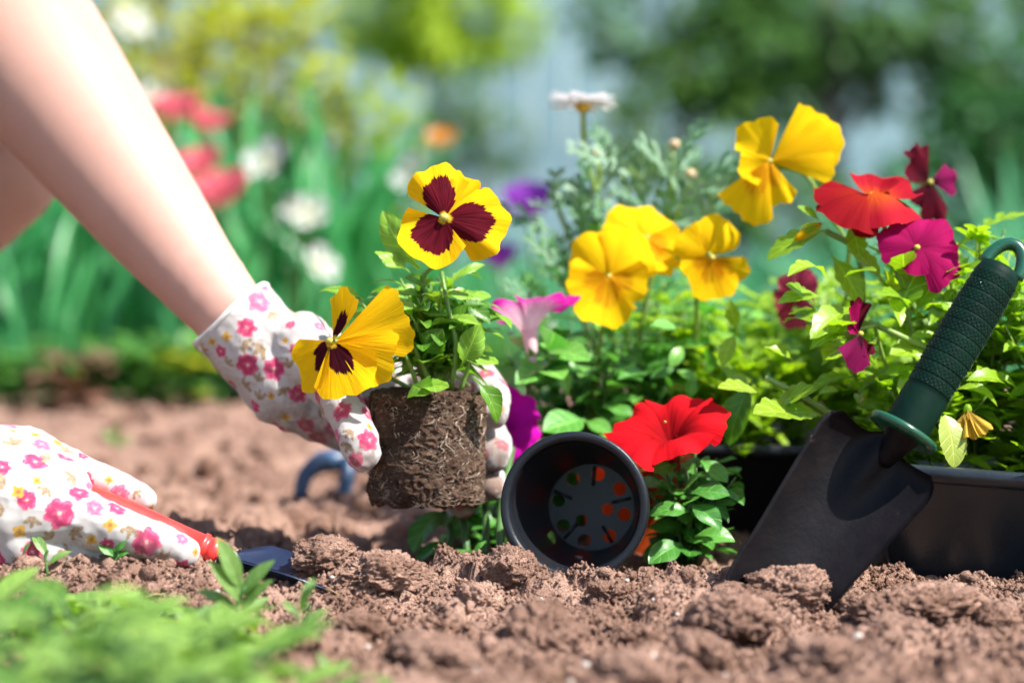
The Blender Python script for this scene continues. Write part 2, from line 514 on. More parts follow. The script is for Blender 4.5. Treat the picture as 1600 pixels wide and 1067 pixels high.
def blended(name, chains, voxel, smooth=8, factor=0.5):
    bm = bmesh.new()
    for c in chains: hull_chain(bm, c)
    me = bpy.data.meshes.new(name); bm.to_mesh(me); bm.free()
    o = bpy.data.objects.new(name, me); COL.objects.link(o)
    md = o.modifiers.new('r', 'REMESH'); md.mode = 'VOXEL'; md.voxel_size = voxel; md.use_smooth_shade = True
    s = o.modifiers.new('s', 'SMOOTH'); s.factor = factor; s.iterations = smooth
    dg = bpy.context.evaluated_depsgraph_get()
    out = bpy.data.meshes.new_from_object(o.evaluated_get(dg))
    bpy.data.objects.remove(o); bpy.data.meshes.remove(me)
    out.name = name
    out.polygons.foreach_set('use_smooth', np.ones(len(out.polygons), bool))
    return out

def get_v(me):
    a = np.empty(len(me.vertices) * 3, np.float32); me.vertices.foreach_get('co', a); return a.reshape(-1, 3)

def get_n(me):
    a = np.empty(len(me.vertices) * 3, np.float32); me.vertices.foreach_get('normal', a); return a.reshape(-1, 3)

def set_v(me, v):
    me.vertices.foreach_set('co', np.asarray(v, np.float32).ravel()); me.update()

# ------------------------------------------------------------------ ground and soil bed
M_soil = soil_mat('dry_garden_soil', (0.26, 0.148, 0.105), (0.50, 0.315, 0.238))
M_clod = soil_mat('soil_clod', (0.22, 0.122, 0.085), (0.47, 0.292, 0.220))
M_peat = soil_mat('potting_soil', (0.055, 0.032, 0.022), (0.12, 0.07, 0.048), scale=1.3)

def axis(segs):
    out = []
    for a, b, st in segs: out += list(np.arange(a, b, st))
    return np.array(out)

XS = axis([(-3.2, -0.9, 0.06), (-0.9, -0.46, 0.012), (-0.46, 0.46, 0.0021), (0.46, 0.9, 0.012), (0.9, 3.21, 0.06)])
YS = axis([(0.55, 1.0, 0.012), (1.0, 1.18, 0.004), (1.18, 1.72, 0.0021), (1.72, 2.1, 0.004), (2.1, 3.0, 0.0075), (3.0, 3.6, 0.03)])
GX, GY = np.meshgrid(XS, YS)

def base_h(x, y):
    ridge = (0.0125 + 0.0035 / (1 + np.exp((x - 0.03) * 40))) * np.exp(-((y - 1.495) / 0.055) ** 2)
    left = 0.012 * np.exp(-((y - 1.47) / 0.05) ** 2) / (1 + np.exp((x + 0.12) * 40))
    rightm = 0.004 * np.exp(-((y - 1.43) / 0.05) ** 2) / (1 + np.exp(-(x - 0.12) * 40)) / (1 + np.exp((x - 0.27) * 60))
    return ridge + left + rightm - 0.004

H = base_h(GX, GY) + 0.006 * fbm(GX * 9, GY * 9, 0, 3, 11) + 0.0035 * fbm(GX * 30, GY * 30, 0, 2, 21)
WX = 0.006 * fbm(GX * 60, GY * 60, 0, 3, 31); WY = 0.006 * fbm(GX * 60, GY * 60, 0, 3, 41)
g = random.Random(3)
stamps = []
for i in range(3600):
    y = g.choice([g.uniform(1.05, 1.75)] * 2 + [g.uniform(1.6, 3.1)])
    x = g.uniform(-0.30, 0.30) * y * 1.15
    r = 0.0042 * (1 / max(0.03, g.random())) ** 0.46
    r = min(r, 0.026) * (1.0 if y < 1.7 else 1.25)
    stamps.append((r, x, y))
stamps.sort(reverse=True)
for r, x, y in stamps:
    i0, i1 = np.searchsorted(XS, [x - 1.9 * r, x + 1.9 * r]); j0, j1 = np.searchsorted(YS, [y - 1.9 * r, y + 1.9 * r])
    if i1 - i0 < 2 or j1 - j0 < 2: continue
    sl_ = (slice(j0, j1), slice(i0, i1))
    an = g.uniform(0, 3.14); asp = g.uniform(0.65, 1.5); wf = min(1.0, r / 0.012)
    dx = GX[sl_] + WX[sl_] * wf - x; dy = GY[sl_] + WY[sl_] * wf - y
    q = ((dx * math.cos(an) + dy * math.sin(an)) * asp) ** 2 + ((-dx * math.sin(an) + dy * math.cos(an)) / asp) ** 2
    q = q / (r * r)
    dome = r * g.uniform(0.40, 0.85) * np.sqrt(np.clip(1 - q, 0, 1)) ** 0.8
    b0 = float(H[(j0 + j1) // 2, (i0 + i1) // 2]) - 0.22 * r
    H[sl_] = np.where(q < 1, np.maximum(H[sl_], 0.35 * (b0 + dome) + 0.65 * np.maximum(H[sl_], b0 + dome)), H[sl_])
H += 0.0026 * fbm(GX * 110, GY * 110, 0, 2, 51, 0.6, True) + 0.0030 * np.abs(fbm(GX * 190, GY * 190, 0, 2, 61, 0.7))
H -= 0.022 * np.exp(-((GX + 0.160) / 0.030) ** 2 - ((GY - 1.500) / 0.028) ** 2)
edge = np.clip((np.abs(GX) - 0.9) / 1.2, 0, 1) + np.clip((GY - 3.0) / 0.5, 0, 1)
H -= 0.015 * np.clip(edge, 0, 1)

def soil_z(x, y):
    i = int(np.clip(np.searchsorted(XS, x), 1, len(XS) - 1)); j = int(np.clip(np.searchsorted(YS, y), 1, len(YS) - 1))
    return float(H[j, i])

def ground_pt(px, d):
    """point on the soil under a photo column at depth d"""
    x = (px - 800) / F * d; y = d * (FWD.y + 0.0)
    return Vector((x, y, soil_z(x, y)))

SV = np.stack([GX, GY, H], -1).reshape(-1, 3)
soil = add('soil_bed', make_mesh('soil_bed', SV, grid_faces(len(YS), len(XS)), M_soil))
tag(soil, 'brown crumbly dug garden soil of the flower bed', None, None, 'structure')

M_lawn = plain_mat('rough_lawn', (0.035, 0.075, 0.02), 0.9, (0.07, 0.10, 0.03), 3.0, 0.02, 40.0, spec=0.1)
gv = [(-600, -600, -0.03), (600, -600, -0.03), (600, 900, -0.03), (-600, 900, -0.03)]
tag(add('ground', make_mesh('ground', gv, [(0, 1, 2, 3)], M_lawn)), 'rough green ground around the flower bed', None, None, 'structure')

# loose crumbs of soil
def ico(sub):
    b = bmesh.new(); bmesh.ops.create_icosphere(b, subdivisions=sub, radius=1.0)
    v = np.array([x.co[:] for x in b.verts]); f = np.array([[x.index for x in q.verts] for q in b.faces]); b.free()
    return v, f
OCT = np.array([[1, 0, 0], [-1, 0, 0], [0, 1, 0], [0, -1, 0], [0, 0, 1], [0, 0, -1]], float)
OCTf = np.array([[0, 2, 4], [2, 1, 4], [1, 3, 4], [3, 0, 4], [2, 0, 5], [1, 2, 5], [3, 1, 5], [0, 3, 5]])
I1, I1f = ico(1); I2, I2f = ico(2)

def lumps(pts, rad, lv, lf, amp, seed):
    n = len(pts); rr = np.random.default_rng(seed)
    V = np.repeat(lv[None], n, 0) * (1 + amp * rr.uniform(-1, 1, (n, len(lv), 1)))
    V = V * rr.uniform(0.65, 1.2, (n, 1, 3)) * rad[:, None, None]
    an = rr.uniform(0, 6.28, n); c, s = np.cos(an)[:, None], np.sin(an)[:, None]
    X = V[..., 0] * c - V[..., 1] * s; Y = V[..., 0] * s + V[..., 1] * c
    V = np.stack([X, Y, V[..., 2]], -1) + pts[:, None, :]
    Fc = lf[None] + (np.arange(n) * len(lv))[:, None, None]
    return V.reshape(-1, 3), Fc.reshape(-1, 3)

def crumb_field(n, ylo, yhi, rlo, rhi, lv, lf, amp, seed):
    rr = np.random.default_rng(seed)
    y = rr.uniform(ylo, yhi, n); x = rr.uniform(-0.27, 0.27, n) * y
    rad = rlo * (rhi / rlo) ** (rr.random(n) ** 2.2)
    i = np.clip(np.searchsorted(XS, x), 0, len(XS) - 1); j = np.clip(np.searchsorted(YS, y), 0, len(YS) - 1)
    z = H[j, i] + rad * 0.20
    return lumps(np.stack([x, y, z], -1), rad, lv, lf, amp, seed)

cv, cf = crumb_field(72000, 1.17, 1.68, 0.0009, 0.0028, OCT, OCTf, 0.35, 5)
cv2, cf2 = crumb_field(1500, 1.12, 2.1, 0.0025, 0.0070, I2, I2f, 0.16, 6)
cv3, cf3 = crumb_field(900, 1.7, 2.9, 0.005, 0.016, I2, I2f, 0.16, 8)
V = np.concatenate([cv, cv2, cv3]); Fc = np.concatenate([cf, cf2 + len(cv), cf3 + len(cv) + len(cv2)])
tag(add('soil_crumbs', make_mesh('soil_crumbs', V, Fc, M_clod, smooth=False)), 'loose crumbs of dry brown soil strewn over the bed', 'soil', None, 'stuff')

# large clods, each a thing
I5, I5f = ico(5); I6, I6f = ico(6)
CLODC = []
def clod(px, d, r, flat=0.7, wid=1.3, seed=0, sink=0.35, label=None):
    b = ground_pt(px, d)
    I5, I5f = (I6, I6f) if r > 0.0195 else (globals()['I5'], globals()['I5f'])
    v = I5 * (1 + 0.30 * fbm(I5[:, 0] * 1.5 + seed * 9, I5[:, 1] * 1.5, I5[:, 2] * 1.5, 3, seed)[:, None]
              + 0.12 * fbm(I5[:, 0] * 4.5 + seed * 9, I5[:, 1] * 5, I5[:, 2] * 5, 3, seed + 40, 0.6, True)[:, None]
              + 0.075 * fbm(I5[:, 0] * 13, I5[:, 1] * 13 + seed, I5[:, 2] * 13, 3, seed + 80, 0.7)[:, None])
    a = seed * 1.3
    v = v * np.array([wid, 1.0, flat]) * r
    v = np.stack([v[:, 0] * math.cos(a * .2) - v[:, 1] * math.sin(a * .2), v[:, 0] * math.sin(a * .2) + v[:, 1] * math.cos(a * .2), v[:, 2]], -1)
    v = v + np.array([b.x, b.y, b.z + r * flat * (1 - 2 * sink)])
    pick = v[np.random.default_rng(seed).integers(0, len(v), int(5e4 * r))]
    pick = pick[pick[:, 2] > b.z]; CLODC.append(pick)
    o = add('soil_clod', make_mesh('soil_clod', v, I5f, M_clod))
    return tag(o, label or 'rough brown clod of dry soil lying on the bed', 'soil clod', 'large clods on the bed')

clod(590, 1.485, 0.021, 0.72, 1.35, 1, label='rounded dark soil clod below the held root ball')
clod(1160, 1.44, 0.024, 0.55, 1.4, 2, label='flat topped soil clod near the tip of the black trowel blade')
clod(1235, 1.455, 0.021, 0.65, 1.35, 3, label='craggy soil clod directly in front of the black trowel blade')
clod(1335, 1.46, 0.012, 0.8, 1.2, 12, label='small round soil clod at the point of the black trowel')
clod(1450, 1.425, 0.031, 0.50, 1.6, 4, label='largest soil clod, long and sloping, in front of the black tray')
clod(860, 1.345, 0.021, 0.75, 1.25, 5, label='blurred soil clod with a deep shaded underside below the black pot')
clod(1150, 1.375, 0.023, 0.55, 1.5, 6, label='wide overhanging soil clod below the flat topped clod')
clod(800, 1.50, 0.015, 0.9, 1.1, 7, label='upright soil clod against the rim of the black pot')
clod(1100, 1.30, 0.014, 0.7, 1.3, 8, label='blurred soil clod midway along the lower edge under the flat topped clod'); clod(1400, 1.36, 0.014, 0.7, 1.5, 9, label='soil clod under the point of the black trowel, in front of the long clod')
clod(680, 1.27, 0.018, 0.7, 1.3, 10, label='blurred soil clod at the lower edge straight below the root ball'); clod(1010, 1.36, 0.012, 0.7, 1.2, 11, label='small soil clod below the red petunia leaves')
clod(1290, 1.27, 0.015, 0.7, 1.2, 13, label='very blurred soil clod at the lower edge below the trowel'); clod(560, 1.36, 0.013, 0.7, 1.3, 14, label='soil clod beside the lone yellow green sprout'); clod(955, 1.47, 0.011, 0.8, 1.3, 15, label='small soil clod just in front of the black pot')
clod(505, 1.50, 0.016, 0.7, 1.4, 16, label='dark soil clod at the end of the navy trowel blade')
clod(40, 1.455, 0.010, 0.8, 1.4, 17, label='dark little soil clod touching the lower glove')
clod(1560, 1.40, 0.014, 0.7, 1.4, 18, label='soil clod nearest the corner in front of the lit tray'); clod(740, 1.46, 0.010, 0.8, 1.2, 19, label='small soil clod in front of the stems under the root ball'); clod(980, 1.22, 0.016, 0.6, 1.4, 20, label='very blurred flat soil clod at the middle of the lower edge')
CLODC = np.concatenate(CLODC)
lv, lf = lumps(CLODC, 0.0005 + 0.0009 * nrng.random(len(CLODC)) ** 2, OCT, OCTf, 0.35, 71)
tag(add('soil_crumbs', make_mesh('soil_crumbs', lv, lf, M_clod, smooth=False)), 'fine crumbs clinging to the large soil clods', 'soil', None, 'stuff')

M_eye = plain_mat('flower_eye', (0.55, 0.40, 0.05), 0.5, (0.30, 0.32, 0.05), 300)

# ------------------------------------------------------------------ far setting: fence, shrubs, tree
M_fence = plain_mat('blue_grey_painted_wood', (0.24, 0.36, 0.41), 0.8, (0.18, 0.28, 0.33), 2.2, 0.002, 60.0)
fence = empty('fence', (0, 9.0, -0.03)); tag(fence, 'blurred blue grey board fence closing off the garden', 'fence')
pw = 0.145
def box(x0, x1, y0, y1, z0, z1):
    v = [(x, y, z) for z in (z0, z1) for y in (y0, y1) for x in (x0, x1)]
    return v, [(0, 2, 3, 1), (4, 5, 7, 6), (0, 1, 5, 4), (2, 6, 7, 3), (0, 4, 6, 2), (1, 3, 7, 5)]
pm = make_mesh('plank', *box(-0.068, 0.068, 0, 0.02, 0, 1.75), M_fence, smooth=False)
for k in range(-26, 27):
    o = bpy.data.objects.new('plank', pm); COL.objects.link(o); o.parent = fence
    o.location = (k * pw, rng.uniform(-0.004, 0.004), rng.uniform(-0.02, 0.02))
for k in range(-2, 3):
    o = add('post', make_mesh('post', *box(k * 1.9 - 0.05, k * 1.9 + 0.05, 9.03, 9.13, -0.03, 1.6), M_fence, smooth=False), fence)
for z in (0.35, 1.35):
    add('rail', make_mesh('rail', *box(-3.8, 3.8, 9.021, 9.03, z, z + 0.09), M_fence, smooth=False), fence)

M_bark = plain_mat('bark', (0.20, 0.15, 0.125), 0.95, (0.12, 0.09, 0.075), 20, 0.01, 60)
def crown_mesh(name, blobs, n, size, mat, seed):
    r = np.random.default_rng(seed); V, Fc, U = [], [], []
    lv, lf, lu = leaf_geo(W=0.55, nu=3, nv=4, droop=0.5, fold=0.3)
    lv = np.array(lv); lu = np.array(lu)
    tot = sum(b[3] ** 2 for b in blobs)
    allv, allf, allu = [], [], []; off = 0
    for x, y, z, rad in blobs:
        m = int(n * rad * rad / tot)
        d = r.normal(size=(m, 3)); d /= np.linalg.norm(d, axis=1)[:, None]
        p = d * rad * (0.35 + 0.65 * r.random((m, 1)) ** 0.5) * np.array([1, 1, 0.85]) + np.array([x, y, z])
        keep = fbm(p[:, 0] * 7, p[:, 1] * 7, p[:, 2] * 7, 2, seed) > -0.25
        p = p[keep]; d = d[keep]
        for k in range(len(p)):
            dv = Vector(d[k]) + Vector(r.uniform(-.7, .7, 3)); nv_ = Vector((r.uniform(-.6, .6), r.uniform(-.8, .3), 1))
            M = np.array(place(Vector(p[k]), dv, nv_, size * r.uniform(0.7, 1.3)))
            allv.append(lv @ M[:3, :3].T + M[:3, 3]); allf.append(lf + off); allu.append(lu); off += len(lv)
    return make_mesh(name, np.concatenate(allv), np.concatenate(allf), mat, np.concatenate(allu))

def woody(name, label, cat, base, blobs, n, size, mat, seed, trunk=0.03, group=None, lean=Vector((0, 0, 0))):
    root = empty(name, base); tag(root, label, cat, group)
    c = Vector((sum(b[0] for b in blobs) / len(blobs), sum(b[1] for b in blobs) / len(blobs), max(b[2] for b in blobs)))
    tube('trunk', [base, base.lerp(c, 0.4) + lean, c], trunk, trunk * 0.4, M_bark, root, 10, 8)
    for i, b in enumerate(blobs[1:6]):
        q = base.lerp(c, 0.35 + 0.1 * i) + lean * 0.6
        tube('branch', [q, q.lerp(Vector(b[:3]), 0.5) + Vector((0, 0, 0.03)), Vector(b[:3])], trunk * 0.4, trunk * 0.12, M_bark, root, 6, 6)
    add('crown', crown_mesh('crown', blobs, n, size, mat, seed), root)
    return root

M_lime = leaf_mat('lime_leaf', (0.34, 0.48, 0.035), (0.46, 0.56, 0.05), 0.35, 0.5, 0, spec=0.15)
M_dark = leaf_mat('dark_leaf', (0.03, 0.12, 0.032), (0.10, 0.21, 0.045), 0.2, 0.5, 0, spec=0.15)
M_mid = leaf_mat('mid_leaf', (0.07, 0.17, 0.035), (0.14, 0.25, 0.05), 0.3, 0.5, 0, spec=0.15)
M_olive = leaf_mat('olive_leaf', (0.13, 0.17, 0.035), (0.24, 0.22, 0.05), 0.3, 0.5, 0, spec=0.15)
M_strap = leaf_mat('iris_leaf', (0.022, 0.23, 0.06), (0.10, 0.42, 0.13), 0.35, 0.38, 0, tcol=(1.1, 1.6, 0.8))
M_teal = leaf_mat('daylily_leaf', (0.03, 0.23, 0.09), (0.11, 0.38, 0.17), 0.3, 0.38, 0, tcol=(1.0, 1.5, 0.8))
M_brown = leaf_mat('russet_leaf', (0.16, 0.075, 0.05), (0.26, 0.13, 0.085), 0.3, 0.5, 6)
M_green = leaf_mat('bedding_leaf', (0.05, 0.19, 0.03), (0.11, 0.30, 0.045), 0.35, 0.4, 6)

def gp(px, d, z=-0.01):
    return Vector(((px - 800) / F * d, d, z))
def at(px, py, d): return tuple(P(px, py, d))
def B(px, py, d, r): return (*P(px, py, d), r)

woody('tree', 'blurred dark tree with a leaning pinkish trunk behind the red pansies', 'tree', gp(1300, 6.6),
      [B(1300, -60, 6.6, 0.40), B(1120, 60, 6.5, 0.26), B(1480, 40, 6.6, 0.32), B(1010, 20, 6.6, 0.22), B(1580, 120, 6.5, 0.26), B(1370, 110, 6.7, 0.16), B(1200, 150, 6.5, 0.12)], 5200, 0.060, M_dark, 3, 0.055)
woody('shrub', 'blurred mid green shrub in front of the fence at the far corner', 'shrub', gp(1560, 6.0), [B(1560, 290, 6.0, 0.28), B(1470, 340, 5.9, 0.2), B(1640, 200, 6.0, 0.28)], 2600, 0.05, M_dark, 5, 0.02, 'shrubs along the fence')
woody('shrub', 'blurred dull green shrub below the daisy against the fence', 'shrub', gp(1080, 6.4), [B(1080, 150, 6.4, 0.20), B(1010, 215, 6.3, 0.14), B(1130, 90, 6.4, 0.18)], 1700, 0.045, M_mid, 7, 0.018, 'shrubs along the fence')
woody('shrub', 'blurred yellow green shrub hanging over the fence top', 'shrub', gp(660, 7.6), [B(610, 15, 7.6, 0.20), B(700, 10, 7.5, 0.20), B(775, 40, 7.5, 0.14), B(660, 60, 7.6, 0.12)], 1900, 0.060, M_lime, 9, 0.018, 'shrubs along the fence')
woody('shrub', 'blurred olive shrub showing between tree and fence', 'shrub', gp(760, 7.0), [B(735, 155, 7.0, 0.11), B(780, 215, 7.0, 0.12), B(700, 230, 7.0, 0.09)], 500, 0.045, M_mid, 11, 0.012, 'shrubs along the fence')
woody('shrub', 'blurred leafy shrub behind the tall yellow pansy', 'shrub', gp(1200, 6.2), [B(1190, 300, 6.2, 0.16), B(1120, 330, 6.2, 0.15), B(1260, 330, 6.2, 0.14)], 1200, 0.045, M_mid, 13, 0.015, 'shrubs along the fence')

# ------------------------------------------------------------------ flower border behind the bed
ST = [leaf_mesh('strap_leaf', M_strap, W=w, peak=0.55, tip=0.5, nu=5, nv=14, fold=0.3, droop=dr, seed=k, twist=tw) for k, (w, dr, tw) in enumerate([(0.055, 0.35, 0.3), (0.045, 0.7, -0.4), (0.06, 0.15, 0.2), (0.05, 1.1, 0.5)])]
TE = [leaf_mesh('strap_leaf', M_teal, W=w, peak=0.5, tip=0.5, nu=5, nv=14, fold=0.3, droop=dr, seed=k, twist=tw) for k, (w, dr, tw) in enumerate([(0.045, 0.6, 0.3), (0.04, 1.0, -0.4), (0.05, 0.3, 0.2), (0.04, 1.4, 0.5)])]
iris = [(-40, 3.05, .40, 20), (60, 2.95, .30, 16), (130, 3.15, .36, 22), (215, 3.3, .42, 22), (300, 3.1, .40, 20), (365, 3.35, .46, 24), (430, 3.15, .44, 22), (500, 3.3, .43, 22), (560, 3.15, .36, 20), (620, 3.4, .34, 20), (690, 3.5, .28, 18), (470, 3.6, .46, 20), (330, 3.7, .48, 20), (180, 3.6, .45, 20), (20, 3.5, .44, 20)]
pos_words = ['at the far end behind the leg', 'under the bare forearm', 'behind the wrist gap', 'behind the forearm', 'beside the pink tulips', 'above the pink tulips', 'behind the white daffodils', 'beside the upper held pansy', 'behind the lower held pansy', 'behind the held pansy', 'next to the purple tulips', 'in the second row by the daffodils', 'in the second row by the tulips', 'in the second row behind the elbow', 'in the second row behind the leg']
for k, (px, d, L, n) in enumerate(iris):
    b = gp(px, d); r = empty('iris_clump', b)
    tag(r, 'blurred clump of upright green iris leaves ' + pos_words[k], 'iris', 'iris clumps in the border')
    straps(r, b, n, L, 0.34, ST, 40 + k, 1.0, 0.06)
lily = [(760, 3.9, .26, 18, 'behind the purple tulips'), (850, 3.7, .22, 18, 'below the purple tulips'), (960, 3.9, .20, 18, 'behind the daisy stem'), (1080, 3.8, .21, 20, 'behind the yellow pansies'), (1180, 3.7, .24, 20, 'under the tall yellow pansy'), (1270, 3.9, .22, 20, 'behind the red pansy'),
        (1370, 3.6, .27, 22, 'behind the magenta pansy'), (1460, 3.7, .30, 22, 'behind the dark viola'), (1545, 3.6, .33, 24, 'behind the green trowel grip'), (1630, 3.7, .34, 22, 'at the far end beyond the trowel'), (1500, 4.3, .36, 22, 'in the back row beyond the trowel'), (1330, 4.4, .30, 22, 'in the back row behind the red pansy'), (1150, 4.5, .24, 22, 'in the back row behind the pansies'), (930, 4.6, .22, 20, 'in the back row behind the daisy'), (1420, 3.2, .20, 18, 'low in front of the others'), (1600, 3.1, .24, 18, 'low beside the grip')]
for k, (px, d, L, n, w) in enumerate(lily):
    b = gp(px, d); r = empty('daylily_clump', b)
    tag(r, 'blurred clump of arching blue green daylily leaves ' + w, 'daylily', 'daylily clumps across the border')
    straps(r, b, n, L, 0.75, TE, 70 + k, 1.0, 0.07)

M_tpink = petal_mat('coral_tulip_petal', (0.80, 0.17, 0.22), (0.80, 0.36, 0.36), trans=0.4)
M_twhite = petal_mat('white_daffodil_petal', (0.62, 0.62, 0.60), (0.66, 0.64, 0.50), trans=0.3)
M_tpurp = petal_mat('purple_tulip_petal', (0.22, 0.045, 0.36), (0.30, 0.08, 0.42), trans=0.3)
M_tor = petal_mat('orange_petal', (0.62, 0.26, 0.06), (0.65, 0.35, 0.10), trans=0.3)
M_gst = leaf_mat('flower_stalk', (0.06, 0.16, 0.04), (0.09, 0.2, 0.05), 0.1, 0.45, 0)
def tulip(name, px, py, d, rad_px, mat, label, cat, group, cup=0.9, seed=0, nrm=None, n=6, half=40):
    c = P(px, py, d); b = Vector((c.x + rng.uniform(-.03, .03), c.y + rng.uniform(0, .03), -0.01))
    r = empty(name, b); tag(r, label, cat, group)
    nv_ = (nrm or Vector((rng.uniform(-.3, .3), rng.uniform(-.5, 0), 1))).normalized()
    L = rad_px
    c2 = c - nv_ * PX(L * cup * 0.5, d)
    flower(r, c2, nv_, [dict(mat=mat, ang=k * 360 / n + seed * 17, L=L, half=half, k=0.6, cup=cup, ruffle=0.05, nu=11, nv=8, off=0.001 * (k % 2)) for k in range(n)], d, M_eye, M_gst, [c2.lerp(b, 0.4) + Vector((0, 0.01, 0)), b], 0.003, sepal=0, eye=0.004, seed=seed)
    for k in range(2):
        put_leaf(r, ST[k], b, Vector((rng.uniform(-.4, .4), rng.uniform(-.3, .3), 1)), Vector((0, -1, .3)), c.z * 0.75)
for k, (px, py, d, rp, w) in enumerate([(275, 170, 3.0, 36, 'topmost by the forearm'), (325, 190, 3.02, 32, 'beside the topmost one'), (312, 258, 2.97, 34, 'in the middle of the group'), (345, 300, 2.92, 44, 'largest and lowest of the group')]):
    tulip('tulip', px, py, d, rp * 1.15, M_tpink, 'blurred coral pink tulip ' + w, 'tulip', 'coral tulips by the forearm', 0.75, k)
for k, (px, py, d, rp, w) in enumerate([(415, 250, 2.95, 42, 'large and round above the glove cuff'), (482, 332, 2.95, 36, 'between the glove and the held pansy'), (640, 268, 3.0, 36, 'beside the top petal of the held pansy'), (502, 412, 2.85, 34, 'just over the glove'), (235, 150, 3.05, 26, 'peeping out beside the forearm'), (205, 35, 3.2, 34, 'at the top by the arm'), (455, 325, 2.95, 24, 'small one next to its larger neighbour')]):
    tulip('daffodil', px, py, d, rp * 0.95, M_twhite, 'blurred white daffodil ' + w, 'daffodil', 'white daffodils in the border', 0.3, k + 10, Vector((rng.uniform(-.8, .8), -0.7, 0.6)), 5, 26)
tulip('tulip', 826, 318, 2.65, 42, M_tpurp, 'blurred purple tulip standing free between pansy and daisy', 'tulip', 'purple tulips', 0.95, 31)
tulip('tulip', 780, 402, 2.65, 34, M_tpurp, 'blurred purple tulip lower beside the held pansy', 'tulip', 'purple tulips', 0.95, 32)
tulip('tulip', 690, 218, 3.2, 26, M_tor, 'blurred orange tulip above the held pansy', 'tulip', None, 0.6, 33)
ylw = [(265, 100, 3.45, .13, 'above the forearm'), (330, 55, 3.7, .12, 'tall beside the arm'), (430, 80, 3.6, .12, 'over the daffodils'), (470, 150, 3.4, .10, 'in the middle of the border'), (560, 210, 3.5, .10, 'above the held pansy leaves'), (265, 20, 3.8, .12, 'at the top edge by the arm'), (400, 20, 3.9, .11, 'at the top edge')]
M_goldleaf = leaf_mat('golden_leaf', (0.28, 0.40, 0.018), (0.55, 0.48, 0.03), 0.4, 0.5, 0, spec=0.15)
for k, (px, py, d, rr_, w) in enumerate(ylw):
    woody('golden_shrub', 'blurred golden leaved shrub ' + w, 'shrub', gp(px, d), [B(px, py, d, rr_), B(px + 20, py + 70, d, rr_ * 0.8), B(px - 25, py + 60, d, rr_ * 0.7)], 330, 0.034, M_goldleaf if k % 3 else M_olive, 30 + k, 0.008, 'golden shrubs in the border')
BL = [leaf_mesh('bedding_leaf', M_green, W=0.5, peak=0.45, fold=0.25, droop=0.6, seed=60 + k, nu=5, nv=8) for k in range(3)]
RU = [leaf_mesh('bedding_leaf', M_brown, W=0.65, peak=0.45, fold=0.2, droop=0.7, seed=70 + k, nu=5, nv=8, serr=0.15) for k in range(3)]
OL = [leaf_mesh('bedding_leaf', M_goldleaf, W=0.5, peak=0.45, fold=0.25, droop=0.6, seed=80 + k, nu=5, nv=8) for k in range(2)]
low = [(20, 2.80, BL, 'under the leg'), (160, 2.83, BL, 'under the forearm'), (225, 2.86, BL, 'beside the russet one'), (280, 2.84, OL + BL, 'in front of the wrist'), (340, 2.88, BL, 'behind the glove cuff'), (420, 2.9, BL, 'behind the palm of the glove'), (510, 2.95, OL + BL, 'behind the lower held flower'), (600, 3.0, BL, 'behind the held pansy stems'), (110, 2.80, RU, 'with russet leaves'), (720, 3.0, BL, 'behind the held plant'), (800, 3.05, BL, 'behind the pink petunia'), (880, 3.1, BL, 'behind the yellow pansies')]
for k, (px, d, ms, w) in enumerate(low):
    b = gp(px, d); r = empty('bedding_plant', b); tag(r, 'blurred low bedding plant at the bed edge ' + w, 'bedding plant', 'low plants along the bed edge')
    bush(r, b, 0.10 if ms is not RU else 0.085, 0.075, 8, 7, ms, M_gst, (0.03, 0.055), 90 + k, upb=0.4, r=0.002)
# rough grass between border and fence
r_ = np.random.default_rng(4); n = 9000
yy = r_.uniform(3.0, 8.8, n); xx = r_.uniform(-0.32, 0.32, n) * yy
hh = r_.uniform(0.05, 0.13, n); an = r_.uniform(0, 6.28, n); lx = r_.normal(0, 0.03, n); ly = r_.normal(0, 0.03, n)
w = 0.004
b0_ = np.stack([xx - w * np.cos(an), yy - w * np.sin(an), np.full(n, -0.03)], -1); b1_ = np.stack([xx + w * np.cos(an), yy + w * np.sin(an), np.full(n, -0.03)], -1)
t_ = np.stack([xx + lx, yy + ly, hh - 0.03], -1)
V = np.stack([b0_, b1_, t_], 1).reshape(-1, 3)
tag(add('grass', make_mesh('grass', V, np.arange(3 * n).reshape(-1, 3), M_teal, np.tile(np.array([[0, 0], [1, 0], [.5, 1]]), (n, 1)))), 'rough green grass between the border and the fence', 'grass', None, 'stuff')

# ------------------------------------------------------------------ person: bare arm, shin, torso outside the frame, gloves
def skin_material():
    m, nt, b, out = mat_new('skin')
    geo = nd(nt, 'NewGeometry'); pos = geo.outputs['Position']
    n1 = noise(nt, pos, 25.0, 3.0)
    col = mixc(nt, n1, (0.455, 0.252, 0.198), (0.53, 0.31, 0.245))
    nt.links.new(col, b.inputs['Base Color']); b.inputs['Roughness'].default_value = 0.52
    b.inputs['Subsurface Weight'].default_value = 0.35
    b.inputs['Subsurface Radius'].default_value = (0.009, 0.0035, 0.002); b.inputs['Subsurface Scale'].default_value = 1.0
    b.inputs['Specular IOR Level'].default_value = 0.35
    nt.links.new(bump(nt, noise(nt, pos, 900.0, 3.0), 0.0003, 0.2), b.inputs['Normal'])
    return m
M_skin = skin_material()

